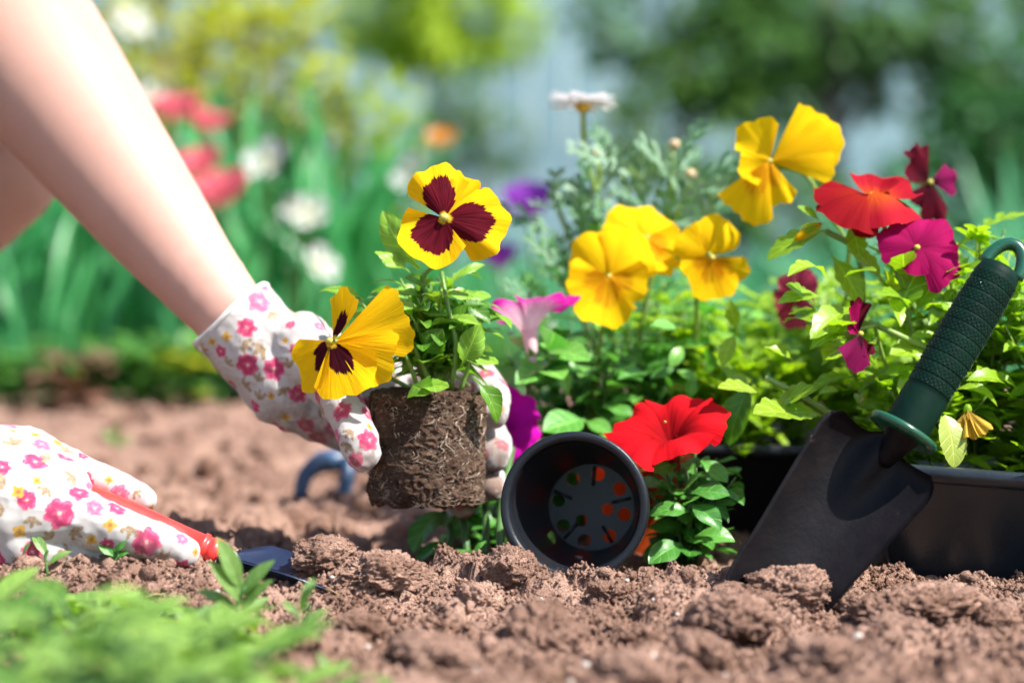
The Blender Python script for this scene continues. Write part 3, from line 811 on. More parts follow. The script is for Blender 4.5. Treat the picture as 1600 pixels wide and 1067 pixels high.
def glove_material():
    m, nt, b, out = mat_new('printed_cotton_glove')
    at = nd(nt, 'VertexColor'); at.layer_name = 'print'
    geo = nd(nt, 'NewGeometry'); pos = geo.outputs['Position']
    n = noise(nt, pos, 1500.0, 2.0)
    col = mixc(nt, math_n(nt, 'MULTIPLY', sstep(nt, n, 0.5, 0.75), 0.22), at.outputs[0], (0.40, 0.36, 0.38))
    nt.links.new(col, b.inputs['Base Color']); b.inputs['Roughness'].default_value = 0.85
    b.inputs['Sheen Weight'].default_value = 0.2; b.inputs['Specular IOR Level'].default_value = 0.2
    sp = nd(nt, 'SeparateXYZ', _0=pos)
    wv = math_n(nt, 'MULTIPLY', math_n(nt, 'SINE', math_n(nt, 'MULTIPLY', math_n(nt, 'ADD', sp.outputs[0], sp.outputs[1]), 4200.0)), math_n(nt, 'SINE', math_n(nt, 'MULTIPLY', math_n(nt, 'SUBTRACT', sp.outputs[2], math_n(nt, 'MULTIPLY', sp.outputs[0], 0.25)), 4200.0)))
    col = mixc(nt, math_n(nt, 'MULTIPLY', sstep(nt, wv, 0.1, 0.9), 0.45), col, (0.26, 0.23, 0.27))
    nt.links.new(col, b.inputs['Base Color'])
    h = math_n(nt, 'ADD', math_n(nt, 'MULTIPLY', wv, -0.25), math_n(nt, 'ADD', math_n(nt, 'MULTIPLY', n, 0.35), noise(nt, pos, 160.0, 3.0)))
    nt.links.new(bump(nt, h, 0.0010, 0.4), b.inputs['Normal'])
    tr = nd(nt, 'BsdfTranslucent'); nt.links.new(col, tr.inputs[0])
    mx = nd(nt, 'MixShader', _0=0.12, _1=b.outputs[0], _2=tr.outputs[0]); nt.links.new(mx.outputs[0], out.inputs[0])
    return m
M_glove = glove_material()

PINK, LPINK, YEL, LEAF = 0, 1, 2, 3
def paint_glove(me, items, dep, seed, stain_shade, spacing=0.016):
    """cotton print: items are (px, py, kind, radius px); then more flowers all round where none are yet"""
    V, Nn = get_v(me), get_n(me)
    bvh = BVHTree.FromPolygons([tuple(v) for v in V], [tuple(p.vertices) for p in me.polygons])
    col = np.tile(np.array([0.54, 0.505, 0.475]), (len(V), 1))
    g = random.Random(seed); spots = []
    for px, py, k, r in items:
        dr = (P(px, py, 1.0) - CAM).normalized()
        hit = bvh.ray_cast(CAM, dr)
        if hit[0] is not None: spots.append((hit[0], hit[1], k, PX(r * 1.15, dep)))
    V64 = V.astype(np.float64)
    cen = np.full((400, 3), 9.0); nc = len(spots)
    for i, s_ in enumerate(spots): cen[i] = s_[0]
    for i in np.random.default_rng(seed).integers(0, len(V), 3500).tolist():
        v = V64[i]
        sp = spacing * g.uniform(0.75, 1.1)
        if nc < 399 and ((cen[:nc + 1] - v) ** 2).sum(1).min() > sp * sp:
            k = g.choice([PINK, LPINK, YEL, LEAF, LEAF, PINK]); cen[nc] = v; nc += 1
            spots.append((Vector(v), Vector(Nn[i]), k, {PINK: 0.0068, LPINK: 0.006, YEL: 0.0026, LEAF: 0.0045}[k] * g.uniform(0.8, 1.15)))
    order = np.argsort(V[:, 0]); xs_ = V[order, 0]
    for c, n, k, r in spots:
        c = np.array(c); nv = Vector(n); t1 = nv.orthogonal().normalized(); t1 = Matrix.Rotation(g.uniform(0, 6.28), 3, nv) @ t1; t2 = nv.cross(t1)
        i0, i1 = np.searchsorted(xs_, [c[0] - r * 2.2, c[0] + r * 2.2])
        I = order[i0:i1]; d = V[I] - c
        ok = (np.sum(d * d, 1) < (r * 2.2) ** 2) & (Nn[I] @ np.array(nv) > 0.1)
        I = I[ok]; d = d[ok]
        if not len(I): continue
        a = d @ np.array(t1); b = d @ np.array(t2)
        rad = np.sqrt(a * a + b * b); ph = np.arctan2(b, a); p0 = g.uniform(0, 6.28)
        if k in (PINK, LPINK):
            lim = r * (0.80 + 0.20 * np.abs(np.cos(3.5 * ph + p0)) + 0.07 * np.sin(5 * ph))
            base = np.array([0.56, 0.022, 0.115]) if k == PINK else np.array([0.60, 0.13, 0.24])
            pet = 0.5 + 0.5 * np.sin(rad / r * 9 + 1.2 * np.sin(3.5 * ph + p0))
            cc = base[None] * (0.80 + 0.25 * pet[:, None]) + np.array([0.06, 0.07, 0.08])[None] * (pet[:, None] > 0.8)
            cc[rad < r * 0.14] = (0.85, 0.45, 0.35)
            m = rad < lim; col[I[m]] = np.clip(cc[m], 0, 0.86)
        elif k == YEL:
            lim = r * (0.88 + 0.15 * np.sin(4 * ph + p0))
            cc = np.tile(np.array([0.58, 0.32, 0.018]), (len(I), 1)); cc[rad < r * 0.35] = (0.36, 0.15, 0.015)
            m = rad < lim; col[I[m]] = cc[m]
        else:
            for q in range(3):
                an = p0 + (q - 1) * 0.85; la, lb = r * 0.75 * math.cos(an), r * 0.75 * math.sin(an)
                u = (a - la) * math.cos(an) + (b - lb) * math.sin(an); w = -(a - la) * math.sin(an) + (b - lb) * math.cos(an)
                e = (u / (r * 0.72)) ** 2 + (w / (r * 0.30)) ** 2
                col[I[e < 1]] = (0.40, 0.29, 0.17)
                col[I[(e < 1) & ((e > 0.62) | (np.abs(w) < r * 0.05))]] = (0.27, 0.17, 0.08)
    # earth marks and painted palm shade, with ragged edges
    for c, r, amt in stain_shade:
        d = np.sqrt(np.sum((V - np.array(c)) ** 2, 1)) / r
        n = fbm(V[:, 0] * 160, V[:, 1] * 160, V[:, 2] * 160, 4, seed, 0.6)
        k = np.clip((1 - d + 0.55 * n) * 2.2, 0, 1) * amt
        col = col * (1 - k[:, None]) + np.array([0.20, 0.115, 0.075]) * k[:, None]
    ca = me.color_attributes.new('print', 'FLOAT_COLOR', 'POINT')
    ca.data.foreach_set('color', np.concatenate([col, np.ones((len(V), 1))], 1).astype(np.float32).ravel())

def wrinkle(me, amp, scale, seed, zones=()):
    V, Nn = get_v(me), get_n(me)
    k = fbm(V[:, 0] * scale, V[:, 1] * scale, V[:, 2] * scale, 3, seed)
    w = np.full(len(V), amp)
    for c, r, a in zones:
        d = np.sum((V - np.array(c)) ** 2, 1) / (r * r); w += a * np.exp(-d)
    rid = fbm(V[:, 0] * scale * 1.3 + 5, V[:, 1] * scale * 0.6, V[:, 2] * scale * 1.3, 2, seed + 5, 0.5, True)
    set_v(me, V + Nn * (w * (0.6 * k + 0.6 * (rid - 0.4)))[:, None])

def cut(me, co, no):
    b = bmesh.new(); b.from_mesh(me)
    bmesh.ops.bisect_plane(b, geom=b.verts[:] + b.edges[:] + b.faces[:], plane_co=co, plane_no=no, clear_outer=True)
    b.to_mesh(me); b.free(); me.polygons.foreach_set('use_smooth', np.ones(len(me.polygons), bool)); me.update()

person = empty('person', (-0.75, 1.66, 0.0))
tag(person, 'person kneeling beside the bed with bare forearm and flowered gardening gloves, planting a pansy', 'person')

elbow = P(-5, 20, 1.79)
sh = Vector((-0.56, 1.86, 0.60))
arm = [(P(440, 575, 1.66), 0.024), (P(362, 494, 1.655), 0.0275), (P(300, 420, 1.675), 0.0332), (P(236, 338, 1.70), 0.0412), (P(165, 245, 1.725), 0.0488),
       (P(95, 150, 1.75), 0.0568), (P(40, 70, 1.775), 0.061), (elbow, 0.058), (sh.lerp(elbow, 0.5), 0.056), (sh, 0.06)]
knee = P(-15, 255, 1.92)
leg = [(Vector((-0.88, 1.92, 0.28)), 0.085), (Vector((-0.64, 1.92, 0.33)), 0.075), (knee, 0.060), (P(-160, 395, 1.93), 0.056), (P(-330, 560, 1.96), 0.043), (Vector((-0.70, 1.98, 0.06)), 0.035)]
w2 = P(-60, 770, 1.505)
el2 = Vector((-0.60, 1.45, 0.25)); sh2 = Vector((-0.66, 1.46, 0.56))
arm2 = [(P(-20, 785, 1.50), 0.026), (w2, 0.028), (w2.lerp(el2, 0.6), 0.038), (el2, 0.042), (sh2, 0.055)]
pel = Vector((-0.92, 1.74, 0.24))
torso = [(pel, 0.12), (Vector((-0.76, 1.74, 0.43)), 0.115), (Vector((-0.57, 1.78, 0.58)), 0.105)]
girdle = [(sh, 0.06), (Vector((-0.62, 1.66, 0.60)), 0.075), (sh2, 0.055)]
leg_b = [(Vector((-0.90, 1.52, 0.24)), 0.085), (Vector((-0.68, 1.47, 0.16)), 0.07), (Vector((-0.78, 1.49, 0.05)), 0.05), (Vector((-1.0, 1.50, 0.05)), 0.04)]
neck = [(Vector((-0.60, 1.66, 0.60)), 0.06), (Vector((-0.44, 1.73, 0.63)), 0.048), (Vector((-0.30, 1.78, 0.62)), 0.05)]
head = [(Vector((-0.27, 1.860, 0.66)), (0.085, 0.078, 0.085)), (Vector((-0.20, 1.865, 0.60)), (0.062, 0.058, 0.05)), (Vector((-0.185, 1.865, 0.565)), 0.030)]
nose = [(Vector((-0.165, 1.865, 0.645)), 0.010), (Vector((-0.150, 1.865, 0.612)), 0.013)]
body = blended('body', [neck, head, nose, arm, leg, arm2, torso, girdle, [leg[0], (pel, 0.11), leg_b[0]], leg_b], 0.006, 10)
body.materials.append(M_skin)
add('body', body, person)
M_straw = plain_mat('straw', (0.62, 0.48, 0.26), 0.8, (0.5, 0.37, 0.18), 60, 0.002, 300)
hv = []
hc = Vector((-0.215, 1.865, 0.675)); hax = Vector((0.25, 0, 1)).normalized(); ha = hax.orthogonal().normalized(); hb = hax.cross(ha)
hprof = [(0.178, -0.012), (0.15, 0.0), (0.105, 0.008), (0.098, 0.05), (0.085, 0.085), (0.05, 0.10), (0.001, 0.104), (0.001, 0.101), (0.05, 0.097), (0.082, 0.082), (0.095, 0.05), (0.102, 0.004), (0.15, -0.004), (0.178, -0.015)]
for r_, z_ in hprof:
    for k in range(48):
        t = 2 * math.pi * k / 48; hv.append(hc + hax * (z_ + 0.006 * math.sin(2 * t) * (r_ > 0.12)) + r_ * (math.cos(t) * ha + math.sin(t) * hb))
add('added_shade_hat', make_mesh('added_shade_hat', hv, [tuple(q) for q in grid_faces(len(hprof), 48, True)], M_straw), person)  # unseen hat, added outside the frame so its brim shades the leg
M_hair = plain_mat('brown_hair', (0.05, 0.028, 0.016), 0.5, (0.08, 0.045, 0.025), 90, 0.002, 400)
hm = blended('hair', [[(Vector((-0.295, 1.865, 0.67)), (0.082, 0.084, 0.080)), (Vector((-0.36, 1.850, 0.60)), 0.045), (Vector((-0.42, 1.820, 0.56)), 0.022)]], 0.006, 6)
hm.materials.append(M_hair); add('hair', hm, person)
M_shirt = plain_mat('shirt_cotton', (0.55, 0.60, 0.66), 0.85, None, 40, 0.001, 300)
M_short = plain_mat('shorts_denim', (0.07, 0.11, 0.20), 0.85, None, 40, 0.001, 300)
sm = blended('shirt', [[(p, r + 0.012) for p, r in torso], [(p, r + 0.010) for p, r in girdle], [(sh, 0.07), (sh.lerp(elbow, 0.3), 0.066)], [(sh2, 0.066), (sh2.lerp(el2, 0.3), 0.06)]], 0.008, 6)
sm.materials.append(M_shirt); add('shirt', sm, person)
sm = blended('shorts', [[(leg[0][0], 0.10), (pel, 0.135), (leg_b[0][0], 0.10)], [(leg[0][0], 0.10), (leg[0][0].lerp(leg[1][0], 0.6), 0.093)], [(leg_b[0][0], 0.10), (leg_b[0][0].lerp(leg_b[1][0], 0.6), 0.09)]], 0.008, 6)
sm.materials.append(M_short); add('shorts', sm, person)

# glove holding the root ball: palm behind the ball, thumb round its near side, fingertips at the far edge
def C(*pts): return [(P(x, y, d), r) for x, y, d, r in pts]
g1 = [C((330, 462, 1.655, 0.0335), (362, 494, 1.655, 0.0335), (400, 535, 1.655, 0.034), (440, 572, 1.655, 0.0345)),
      C((440, 560, 1.655, 0.033), (520, 582, 1.660, 0.028), (600, 598, 1.675, 0.018)),
      C((440, 585, 1.655, 0.033), (510, 630, 1.665, 0.028), (600, 680, 1.678, 0.018)),
      C((515, 610, 1.66, 0.030), (600, 640, 1.675, 0.019)),
      C((450, 600, 1.65, 0.031), (520, 652, 1.65, 0.0215), (552, 676, 1.645, 0.018)),
      C((470, 545, 1.64, 0.026), (510, 590, 1.622, 0.0185), (532, 622, 1.60, 0.0145), (548, 655, 1.575, 0.0135), (560, 690, 1.565, 0.0138), (567, 712, 1.562, 0.0118)),
      C((600, 585, 1.675, 0.0125), (690, 575, 1.688, 0.0115), (752, 588, 1.672, 0.0120), (770, 618, 1.64, 0.0118), (772, 646, 1.618, 0.0108)),
      C((600, 630, 1.678, 0.0125), (700, 655, 1.692, 0.0115), (760, 672, 1.672, 0.0118), (776, 692, 1.64, 0.0116), (774, 712, 1.618, 0.0108)),
      C((600, 665, 1.678, 0.012), (700, 715, 1.69, 0.011), (752, 738, 1.668, 0.011), (768, 750, 1.64, 0.0105), (766, 760, 1.622, 0.0097)),
      C((600, 690, 1.675, 0.011), (670, 755, 1.68, 0.0105), (708, 780, 1.655, 0.0098), (722, 787, 1.635, 0.0092))]
gm = blended('glove', g1, 0.00095, 6, 0.5)
cut_co = P(362, 492, 1.655); cut_no = (P(320, 440, 1.655) - P(440, 575, 1.655)).normalized()
cut(gm, cut_co, cut_no)
wrinkle(gm, 0.0015, 50, 3, [(P(515, 610, 1.63), 0.025, 0.0016), (P(535, 625, 1.60), 0.015, 0.0012), (P(430, 560, 1.62), 0.03, 0.0008)])
items1 = [(351, 486, PINK, 18), (406, 471, LPINK, 18), (385, 512, PINK, 14), (345, 549, PINK, 9), (387, 570, PINK, 17), (428, 577, PINK, 16), (454, 507, PINK, 8), (461, 546, PINK, 9),
          (364, 601, PINK, 10), (465, 615, PINK, 13), (477, 665, PINK, 14), (454, 479, PINK, 8), (533, 640, PINK, 15), (567, 627, PINK, 13), (577, 687, PINK, 15), (555, 719, PINK, 11), (397, 634, PINK, 10), (499, 510, LPINK, 9), (317, 560, PINK, 9),
          (331, 534, YEL, 6), (354, 526, YEL, 7), (343, 580, YEL, 6), (462, 492, YEL, 5), (446, 532, YEL, 5), (424, 619, YEL, 6), (446, 651, YEL, 7), (578, 667, YEL, 6),
          (378, 537, LEAF, 10), (413, 542, LEAF, 12), (369, 461, LEAF, 9), (423, 487, LEAF, 10), (315, 546, LEAF, 9), (354, 568, LEAF, 8), (381, 602, LEAF, 10), (403, 596, LEAF, 9), (406, 624, LEAF, 10), (452, 575, LEAF, 10), (550, 672, LEAF, 9), (545, 692, LEAF, 10), (482, 590, LEAF, 9), (505, 640, LEAF, 9), (440, 606, LEAF, 8)]
st1 = [(P(574, 722, 1.55), 0.011, 0.6), (P(775, 655, 1.61), 0.014, 0.6), (P(778, 705, 1.61), 0.016, 0.7), (P(768, 755, 1.61), 0.017, 0.9), (P(722, 790, 1.63), 0.016, 0.6), (P(470, 672, 1.63), 0.024, 0.42), (P(530, 690, 1.63), 0.024, 0.5), (P(440, 640, 1.63), 0.016, 0.25), (P(770, 600, 1.65), 0.02, 0.22), (P(560, 660, 1.56), 0.02, 0.12)]  # fingertips are soiled; the lower palm entries paint shade into the colour
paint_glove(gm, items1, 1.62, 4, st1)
gm.materials.append(M_glove)
glove = add('glove', gm, person)
glove['label'] = 'white cotton glove with pink flowers gripping the root ball'
# rolled hem of the cuff
bvh = BVHTree.FromPolygons([tuple(v) for v in get_v(gm)], [tuple(p.vertices) for p in gm.polygons])
b0 = BASE['person']
u = cut_no.orthogonal().normalized(); w = cut_no.cross(u)
ring = []
for k in range(48):
    a = 2 * math.pi * k / 48; dr = math.cos(a) * u + math.sin(a) * w
    ring.append(cut_co + dr * (0.0328 + 0.0007 * math.sin(5 * a) + 0.0005 * math.sin(11 * a)) + cut_no * (0.0005 + 0.0010 * math.sin(3 * a)))
V, Fc = tube_geo(ring + [ring[0]], 0.0019, 8, False)
M_hem = plain_mat('glove_hem', (0.80, 0.77, 0.74), 0.85, (0.74, 0.70, 0.66), 90, 0.0008, 900)
add('hem', make_mesh('hem', V, Fc, M_hem), glove)

# glove resting on the soil round the red handle
g2 = [C((-120, 760, 1.50, 0.036), (-30, 778, 1.50, 0.040), (30, 790, 1.50, 0.037)),
      C((-10, 735, 1.515, 0.030), (55, 745, 1.51, 0.025), (90, 770, 1.50, 0.022)),
      C((20, 800, 1.495, 0.033), (110, 806, 1.487, 0.0205), (180, 826, 1.485, 0.0152), (245, 847, 1.487, 0.0125), (290, 862, 1.49, 0.0092)),
      C((-10, 715, 1.525, 0.022), (50, 706, 1.53, 0.0165), (105, 726, 1.532, 0.0125), (150, 748, 1.533, 0.0115), (195, 765, 1.533, 0.0112), (222, 780, 1.534, 0.0092)),
      C((40, 845, 1.490, 0.024), (120, 872, 1.488, 0.0125), (175, 885, 1.495, 0.0115), (205, 886, 1.51, 0.010)),
      C((30, 850, 1.51, 0.024), (100, 885, 1.52, 0.012), (150, 890, 1.535, 0.010))]
gm2 = blended('glove', g2, 0.00095, 5, 0.5)
cut(gm2, P(-100, 762, 1.50), (P(-200, 750, 1.5) - P(0, 780, 1.5)).normalized())
wrinkle(gm2, 0.0012, 50, 9, [(P(90, 735, 1.51), 0.02, 0.0012)])
items2 = [(55, 721, PINK, 18), (3, 729, PINK, 13), (42, 781, PINK, 14), (93, 802, PINK, 21), (148, 793, LPINK, 13), (51, 861, PINK, 15), (229, 847, PINK, 20), (186, 772, LPINK, 14), (168, 850, PINK, 10), (130, 712, PINK, 8), (285, 841, LPINK, 10), (90, 879, PINK, 9),
          (55, 680, YEL, 7), (90, 691, YEL, 8), (58, 750, YEL, 7), (28, 768, YEL, 9), (30, 830, YEL, 10), (172, 820, YEL, 9), (143, 843, YEL, 8), (170, 750, YEL, 6), (306, 862, YEL, 6),
          (22, 696, LEAF, 13), (79, 717, LEAF, 10), (100, 705, LEAF, 9), (9, 753, LEAF, 12), (51, 807, LEAF, 11), (111, 828, LEAF, 12), (82, 840, LEAF, 11), (75, 762, LEAF, 10), (117, 745, LEAF, 11), (204, 822, LEAF, 11), (6, 792, LEAF, 10), (108, 866, LEAF, 11), (210, 768, LEAF, 8)]
st2 = [(P(240, 875, 1.48), 0.014, 0.35), (P(120, 885, 1.49), 0.02, 0.35), (P(215, 830, 1.475), 0.006, 0.25)]
paint_glove(gm2, items2, 1.49, 8, st2)
gm2.materials.append(M_glove)
gl2 = add('glove', gm2, person)
gl2['label'] = 'white cotton glove with pink flowers lying on the soil around a red handle'

# ------------------------------------------------------------------ held pansy with its root ball
M_ball = soil_mat('root_ball_soil', (0.070, 0.040, 0.027), (0.17, 0.105, 0.072), scale=1.6, bstr=1.0)
M_root = plain_mat('pale_roots', (0.44, 0.34, 0.25), 0.8, (0.13, 0.085, 0.058), 220)
M_pstem = leaf_mat('pansy_stem', (0.16, 0.30, 0.05), (0.24, 0.38, 0.08), 0.15, 0.4, 0)
M_pleaf = leaf_mat('pansy_leaf', (0.075, 0.215, 0.018), (0.16, 0.35, 0.028), 0.40, 0.36, 6)
M_pleaf2 = leaf_mat('pansy_leaf_pale', (0.19, 0.38, 0.03), (0.30, 0.50, 0.06), 0.32, 0.38, 6)
M_yel = petal_mat('yellow_petal', (0.86, 0.50, 0.005), (0.86, 0.46, 0.004), None, trans=0.38, streak=0.26)
M_yblot = petal_mat('yellow_petal_maroon_blotch', (0.86, 0.48, 0.005), (0.86, 0.44, 0.004), (0.125, 0.005, 0.014), 0.76, 0.34, trans=0.32, eye=(0.80, 0.50, 0.03), streak=0.26)
M_yblot2 = petal_mat('yellow_petal_dark_blotch', (0.86, 0.50, 0.005), (0.86, 0.46, 0.004), (0.06, 0.005, 0.012), 0.60, 0.55, trans=0.32, eye=(0.80, 0.50, 0.03), streak=0.26)

DB = 1.60
btop, bbot = P(668, 612, DB), P(667, 786, DB)
pansy = empty('pansy_plant', bbot)
tag(pansy, 'young yellow pansy with maroon blotches held by its bare root ball', 'pansy')
nA, nZ = 240, 110
ph = np.linspace(0, 2 * np.pi, nA, endpoint=False); tt = np.linspace(0, 1, nZ)
rows = []
hgt = (btop - bbot).length
prof = [(0.0, 0), (0.55, 0), (0.85, 0.004), (0.96, 0.02)] + [(1.0 + 0.025 * t, t) for t in np.linspace(0.05, 0.93, 84)] + [(1.015, 0.965), (0.96, 0.985), (0.8, 1.0), (0.4, 1.01), (0.0, 1.015)]
rb = PX(86, DB)
BV = []
axis_ = (btop - bbot).normalized(); bx = RIGHT; by = axis_.cross(bx)
for k, (rr, zz) in enumerate(prof):
    rr, zz = float(rr), float(zz)
    for a in ph.tolist():
        BV.append(bbot + axis_ * (zz * hgt) + rr * rb * (math.cos(a) * bx + math.sin(a) * by))
BV = np.array([v[:] for v in BV])
ctr = np.array((bbot + axis_ * hgt * 0.5)[:])
dirn = BV - ctr; rad_ = dirn - np.outer(dirn @ np.array(axis_[:]), np.array(axis_[:]))
un = rad_ / np.maximum(1e-6, np.linalg.norm(rad_, axis=1))[:, None]
wgt = np.clip(np.linalg.norm(rad_, axis=1) / rb, 0, 1)
dsp = 0.0020 * fbm(BV[:, 0] * 60, BV[:, 1] * 60, BV[:, 2] * 60, 3, 5) + 0.0016 * fbm(BV[:, 0] * 210, BV[:, 1] * 210, BV[:, 2] * 210, 3, 7, 0.6, True) + 0.0010 * fbm(BV[:, 0] * 520, BV[:, 1] * 520, BV[:, 2] * 520, 2, 9)
BV2 = BV + un * (dsp * wgt)[:, None]
zf = (BV - np.array(bbot[:])) @ np.array(axis_[:]) / hgt
BV2 += np.outer(0.0035 * fbm(BV[:, 0] * 150, BV[:, 1] * 150, 0, 3, 15) * (np.clip((zf - 0.9) * 10, 0, 1) + np.clip((0.06 - zf) * 16, 0, 1)), np.array(axis_[:]))
ball = add('root_ball', make_mesh('root_ball', BV2, grid_faces(len(prof), nA, True), M_ball), pansy)
ball['label'] = 'dark cylindrical root ball laced with pale roots'
# crumbs standing out of the surface
rr = np.random.default_rng(12); n = 3000
a = rr.uniform(0, 6.283, n); zz = rr.uniform(0.0, 1.0, n)
cp = np.array(bbot[:])[None] + np.outer(zz * hgt, np.array(axis_[:])) + rb * (1.0 + 0.022 * zz)[:, None] * (np.cos(a)[:, None] * np.array(bx[:])[None] + np.sin(a)[:, None] * np.array(by[:])[None])
lv, lf = lumps(cp, 0.0006 + 0.0014 * rr.random(n) ** 2, I1, I1f, 0.3, 13)
tag(add('crumb', make_mesh('crumb', lv, lf, M_ball, smooth=False), pansy), kind='stuff')
# roots winding over the ball
parts = []
gr = random.Random(21)
for k in range(760):
    a0 = gr.uniform(0, 6.283); z0 = gr.uniform(0.05, 1.0); da = gr.uniform(-0.35, 0.35); dz = -gr.uniform(0.03, 0.20)
    thick = gr.random() < 0.06
    if thick: z0 = gr.uniform(0.5, 0.95); dz = -gr.uniform(0.25, 0.5)
    pts = []; wob = gr.uniform(0, 6)
    for i in range(9):
        t = i / 8; aa = a0 + da * t + 0.10 * math.sin(9 * t + wob); z_ = z0 + dz * t + 0.015 * math.sin(13 * t + wob)
        z_ = min(1.0, max(0.01, z_))
        rad = rb * (1.0 + 0.022 * z_) + 0.0010 + 0.0013 * math.sin(11 * t + wob * 2)
        pts.append(bbot + axis_ * (z_ * hgt) + rad * (math.cos(aa) * bx + math.sin(aa) * by))
    r = 0.0006 if thick else gr.uniform(0.00012, 0.00028)
    parts.append(tube_geo(pts, [r * (1 - 0.6 * i / 8) for i in range(9)], 4, False))
tag(add('root', make_mesh('root', *merge(parts), M_root), pansy), kind='stuff')

PL = [leaf_mesh('pansy_leaf', M_pleaf, W=w, peak=p, tip=0.75, fold=f, droop=dr, serr=0.16, nser=7, wave=0.16, petiole=0.22, pw=0.028, seed=s, nv=18)
      for s, (w, p, f, dr) in enumerate([(0.50, 0.42, 0.22, 0.55), (0.42, 0.46, 0.35, 0.9), (0.58, 0.44, 0.12, 0.3), (0.36, 0.5, 0.5, 1.2)])]
PLp = [leaf_mesh('pansy_leaf', M_pleaf2, W=w, peak=p, tip=0.75, fold=f, droop=dr, serr=0.18, nser=7, wave=0.18, petiole=0.15, pw=0.028, seed=s + 9, nv=18)
       for s, (w, p, f, dr) in enumerate([(0.40, 0.42, 0.3, 0.7), (0.30, 0.46, 0.4, 0.9), (0.5, 0.44, 0.2, 0.3)])]
NAR = [leaf_mesh('pansy_leaf', M_pleaf2, W=0.20, peak=0.5, fold=0.4, droop=0.8, serr=0.25, nser=5, seed=31 + k, nv=12, nu=7) for k in range(2)]
bush(pansy, P(676, 606, 1.60), 0.076, 0.042, 16, 7, PL + PLp + NAR[:1], M_pstem, (0.030, 0.046), 5, upb=0.35, r=0.0015, t0=0.15)
bush(pansy, P(680, 606, 1.605), 0.050, 0.044, 12, 6, PLp + PL[:2] + NAR, M_pstem, (0.022, 0.034), 8, upb=0.3, r=0.0012, t0=0.1)
for a, b, m, w, nr in [((655, 420, 1.60), (585, 330, 1.595), PLp[0], 1.1, Vector((-.6, -1, .2))), ((640, 425, 1.60), (588, 390, 1.59), PLp[2], 0.9, None), ((690, 470, 1.59), (640, 425, 1.575), PL[0], 0.9, None),
                       ((655, 605, 1.56), (700, 600, 1.545), PLp[2], 1.3, Vector((0, -.6, 1))), ((640, 600, 1.565), (668, 612, 1.545), PL[2], 1.5, Vector((0, -1, .6))),
                       ((740, 590, 1.575), (792, 655, 1.565), PL[1], 1.0, Vector((.7, -1, .5))), ((720, 575, 1.57), (752, 505, 1.56), PLp[2], 1.0, Vector((.4, -1, .5))), ((620, 560, 1.57), (575, 590, 1.55), PL[2], 1.2, Vector((-.2, -1, .7))),
                       ((700, 500, 1.58), (795, 462, 1.585), PL[3], 0.8, Vector((0, -.4, 1))), ((690, 520, 1.58), (745, 478, 1.57), PL[0], 1.0, Vector((-.1, -1, .3))), ((660, 560, 1.57), (690, 515, 1.56), PL[2], 1.3, Vector((.1, -1, .4))),
                       ((640, 510, 1.58), (585, 478, 1.575), PL[0], 1.0, Vector((-.3, -1, .8))), ((600, 520, 1.58), (548, 480, 1.58), PLp[0], 1.0, Vector((-.2, -1, .8))), ((570, 470, 1.58), (495, 437, 1.58), PLp[1], 0.7, None),
                       ((700, 450, 1.60), (755, 398, 1.60), PLp[1], 0.8, None), ((560, 470, 1.585), (520, 450, 1.58), NAR[0], 1.2, None), ((720, 470, 1.58), (770, 500, 1.57), PL[0], .9, Vector((.3, -.8, .8)))]:
    leaf_px(pansy, m, a, b, w, nr)
for pts, r in [([(675, 610, 1.59), (655, 560, 1.575), (632, 515, 1.572), (615, 480, 1.575)], .0018), ([(705, 610, 1.58), (712, 540, 1.57), (700, 480, 1.572), (690, 425, 1.585)], .0019),
               ([(720, 610, 1.575), (735, 560, 1.57), (740, 520, 1.57)], .0016), ([(655, 612, 1.58), (640, 570, 1.565), (620, 535, 1.56), (585, 500, 1.57), (560, 465, 1.58)], .0016)]:
    tube('stem', [P(*p) for p in pts], r, r * 0.7, M_pstem, pansy)

n1 = (-FWD + 0.15 * UP + 0.05 * RIGHT)
flower(pansy, P(694, 341, 1.545), n1, [
    dict(mat=M_yel, ang=62, L=80, half=36, k=0.5, off=-0.004, cup=-0.05, ruffle=0.14, nwave=4),
    dict(mat=M_yel, ang=42, L=70, half=40, k=0.5, off=-0.003, cup=-0.08, ruffle=0.12, nwave=3),
    dict(mat=M_yblot, ang=100, L=88, half=45, k=0.7, off=-0.0015, cup=-0.06, ruffle=0.11, nwave=3),
    dict(mat=M_yblot, ang=352, L=102, half=48, k=0.65, off=-0.0005, cup=-0.10, ruffle=0.13, nwave=4),
    dict(mat=M_yblot, ang=236, L=82, half=70, k=0.35, off=0.0012, cup=0.05, ruffle=0.12, nwave=4)],
    1.545, M_eye, M_pstem, [P(702, 400, 1.575), P(660, 440, 1.585), P(665, 600, 1.60)], 0.0017, seed=1, eye=0.0036)
n2 = (-FWD * 0.75 - 0.7 * RIGHT + 0.1 * UP)
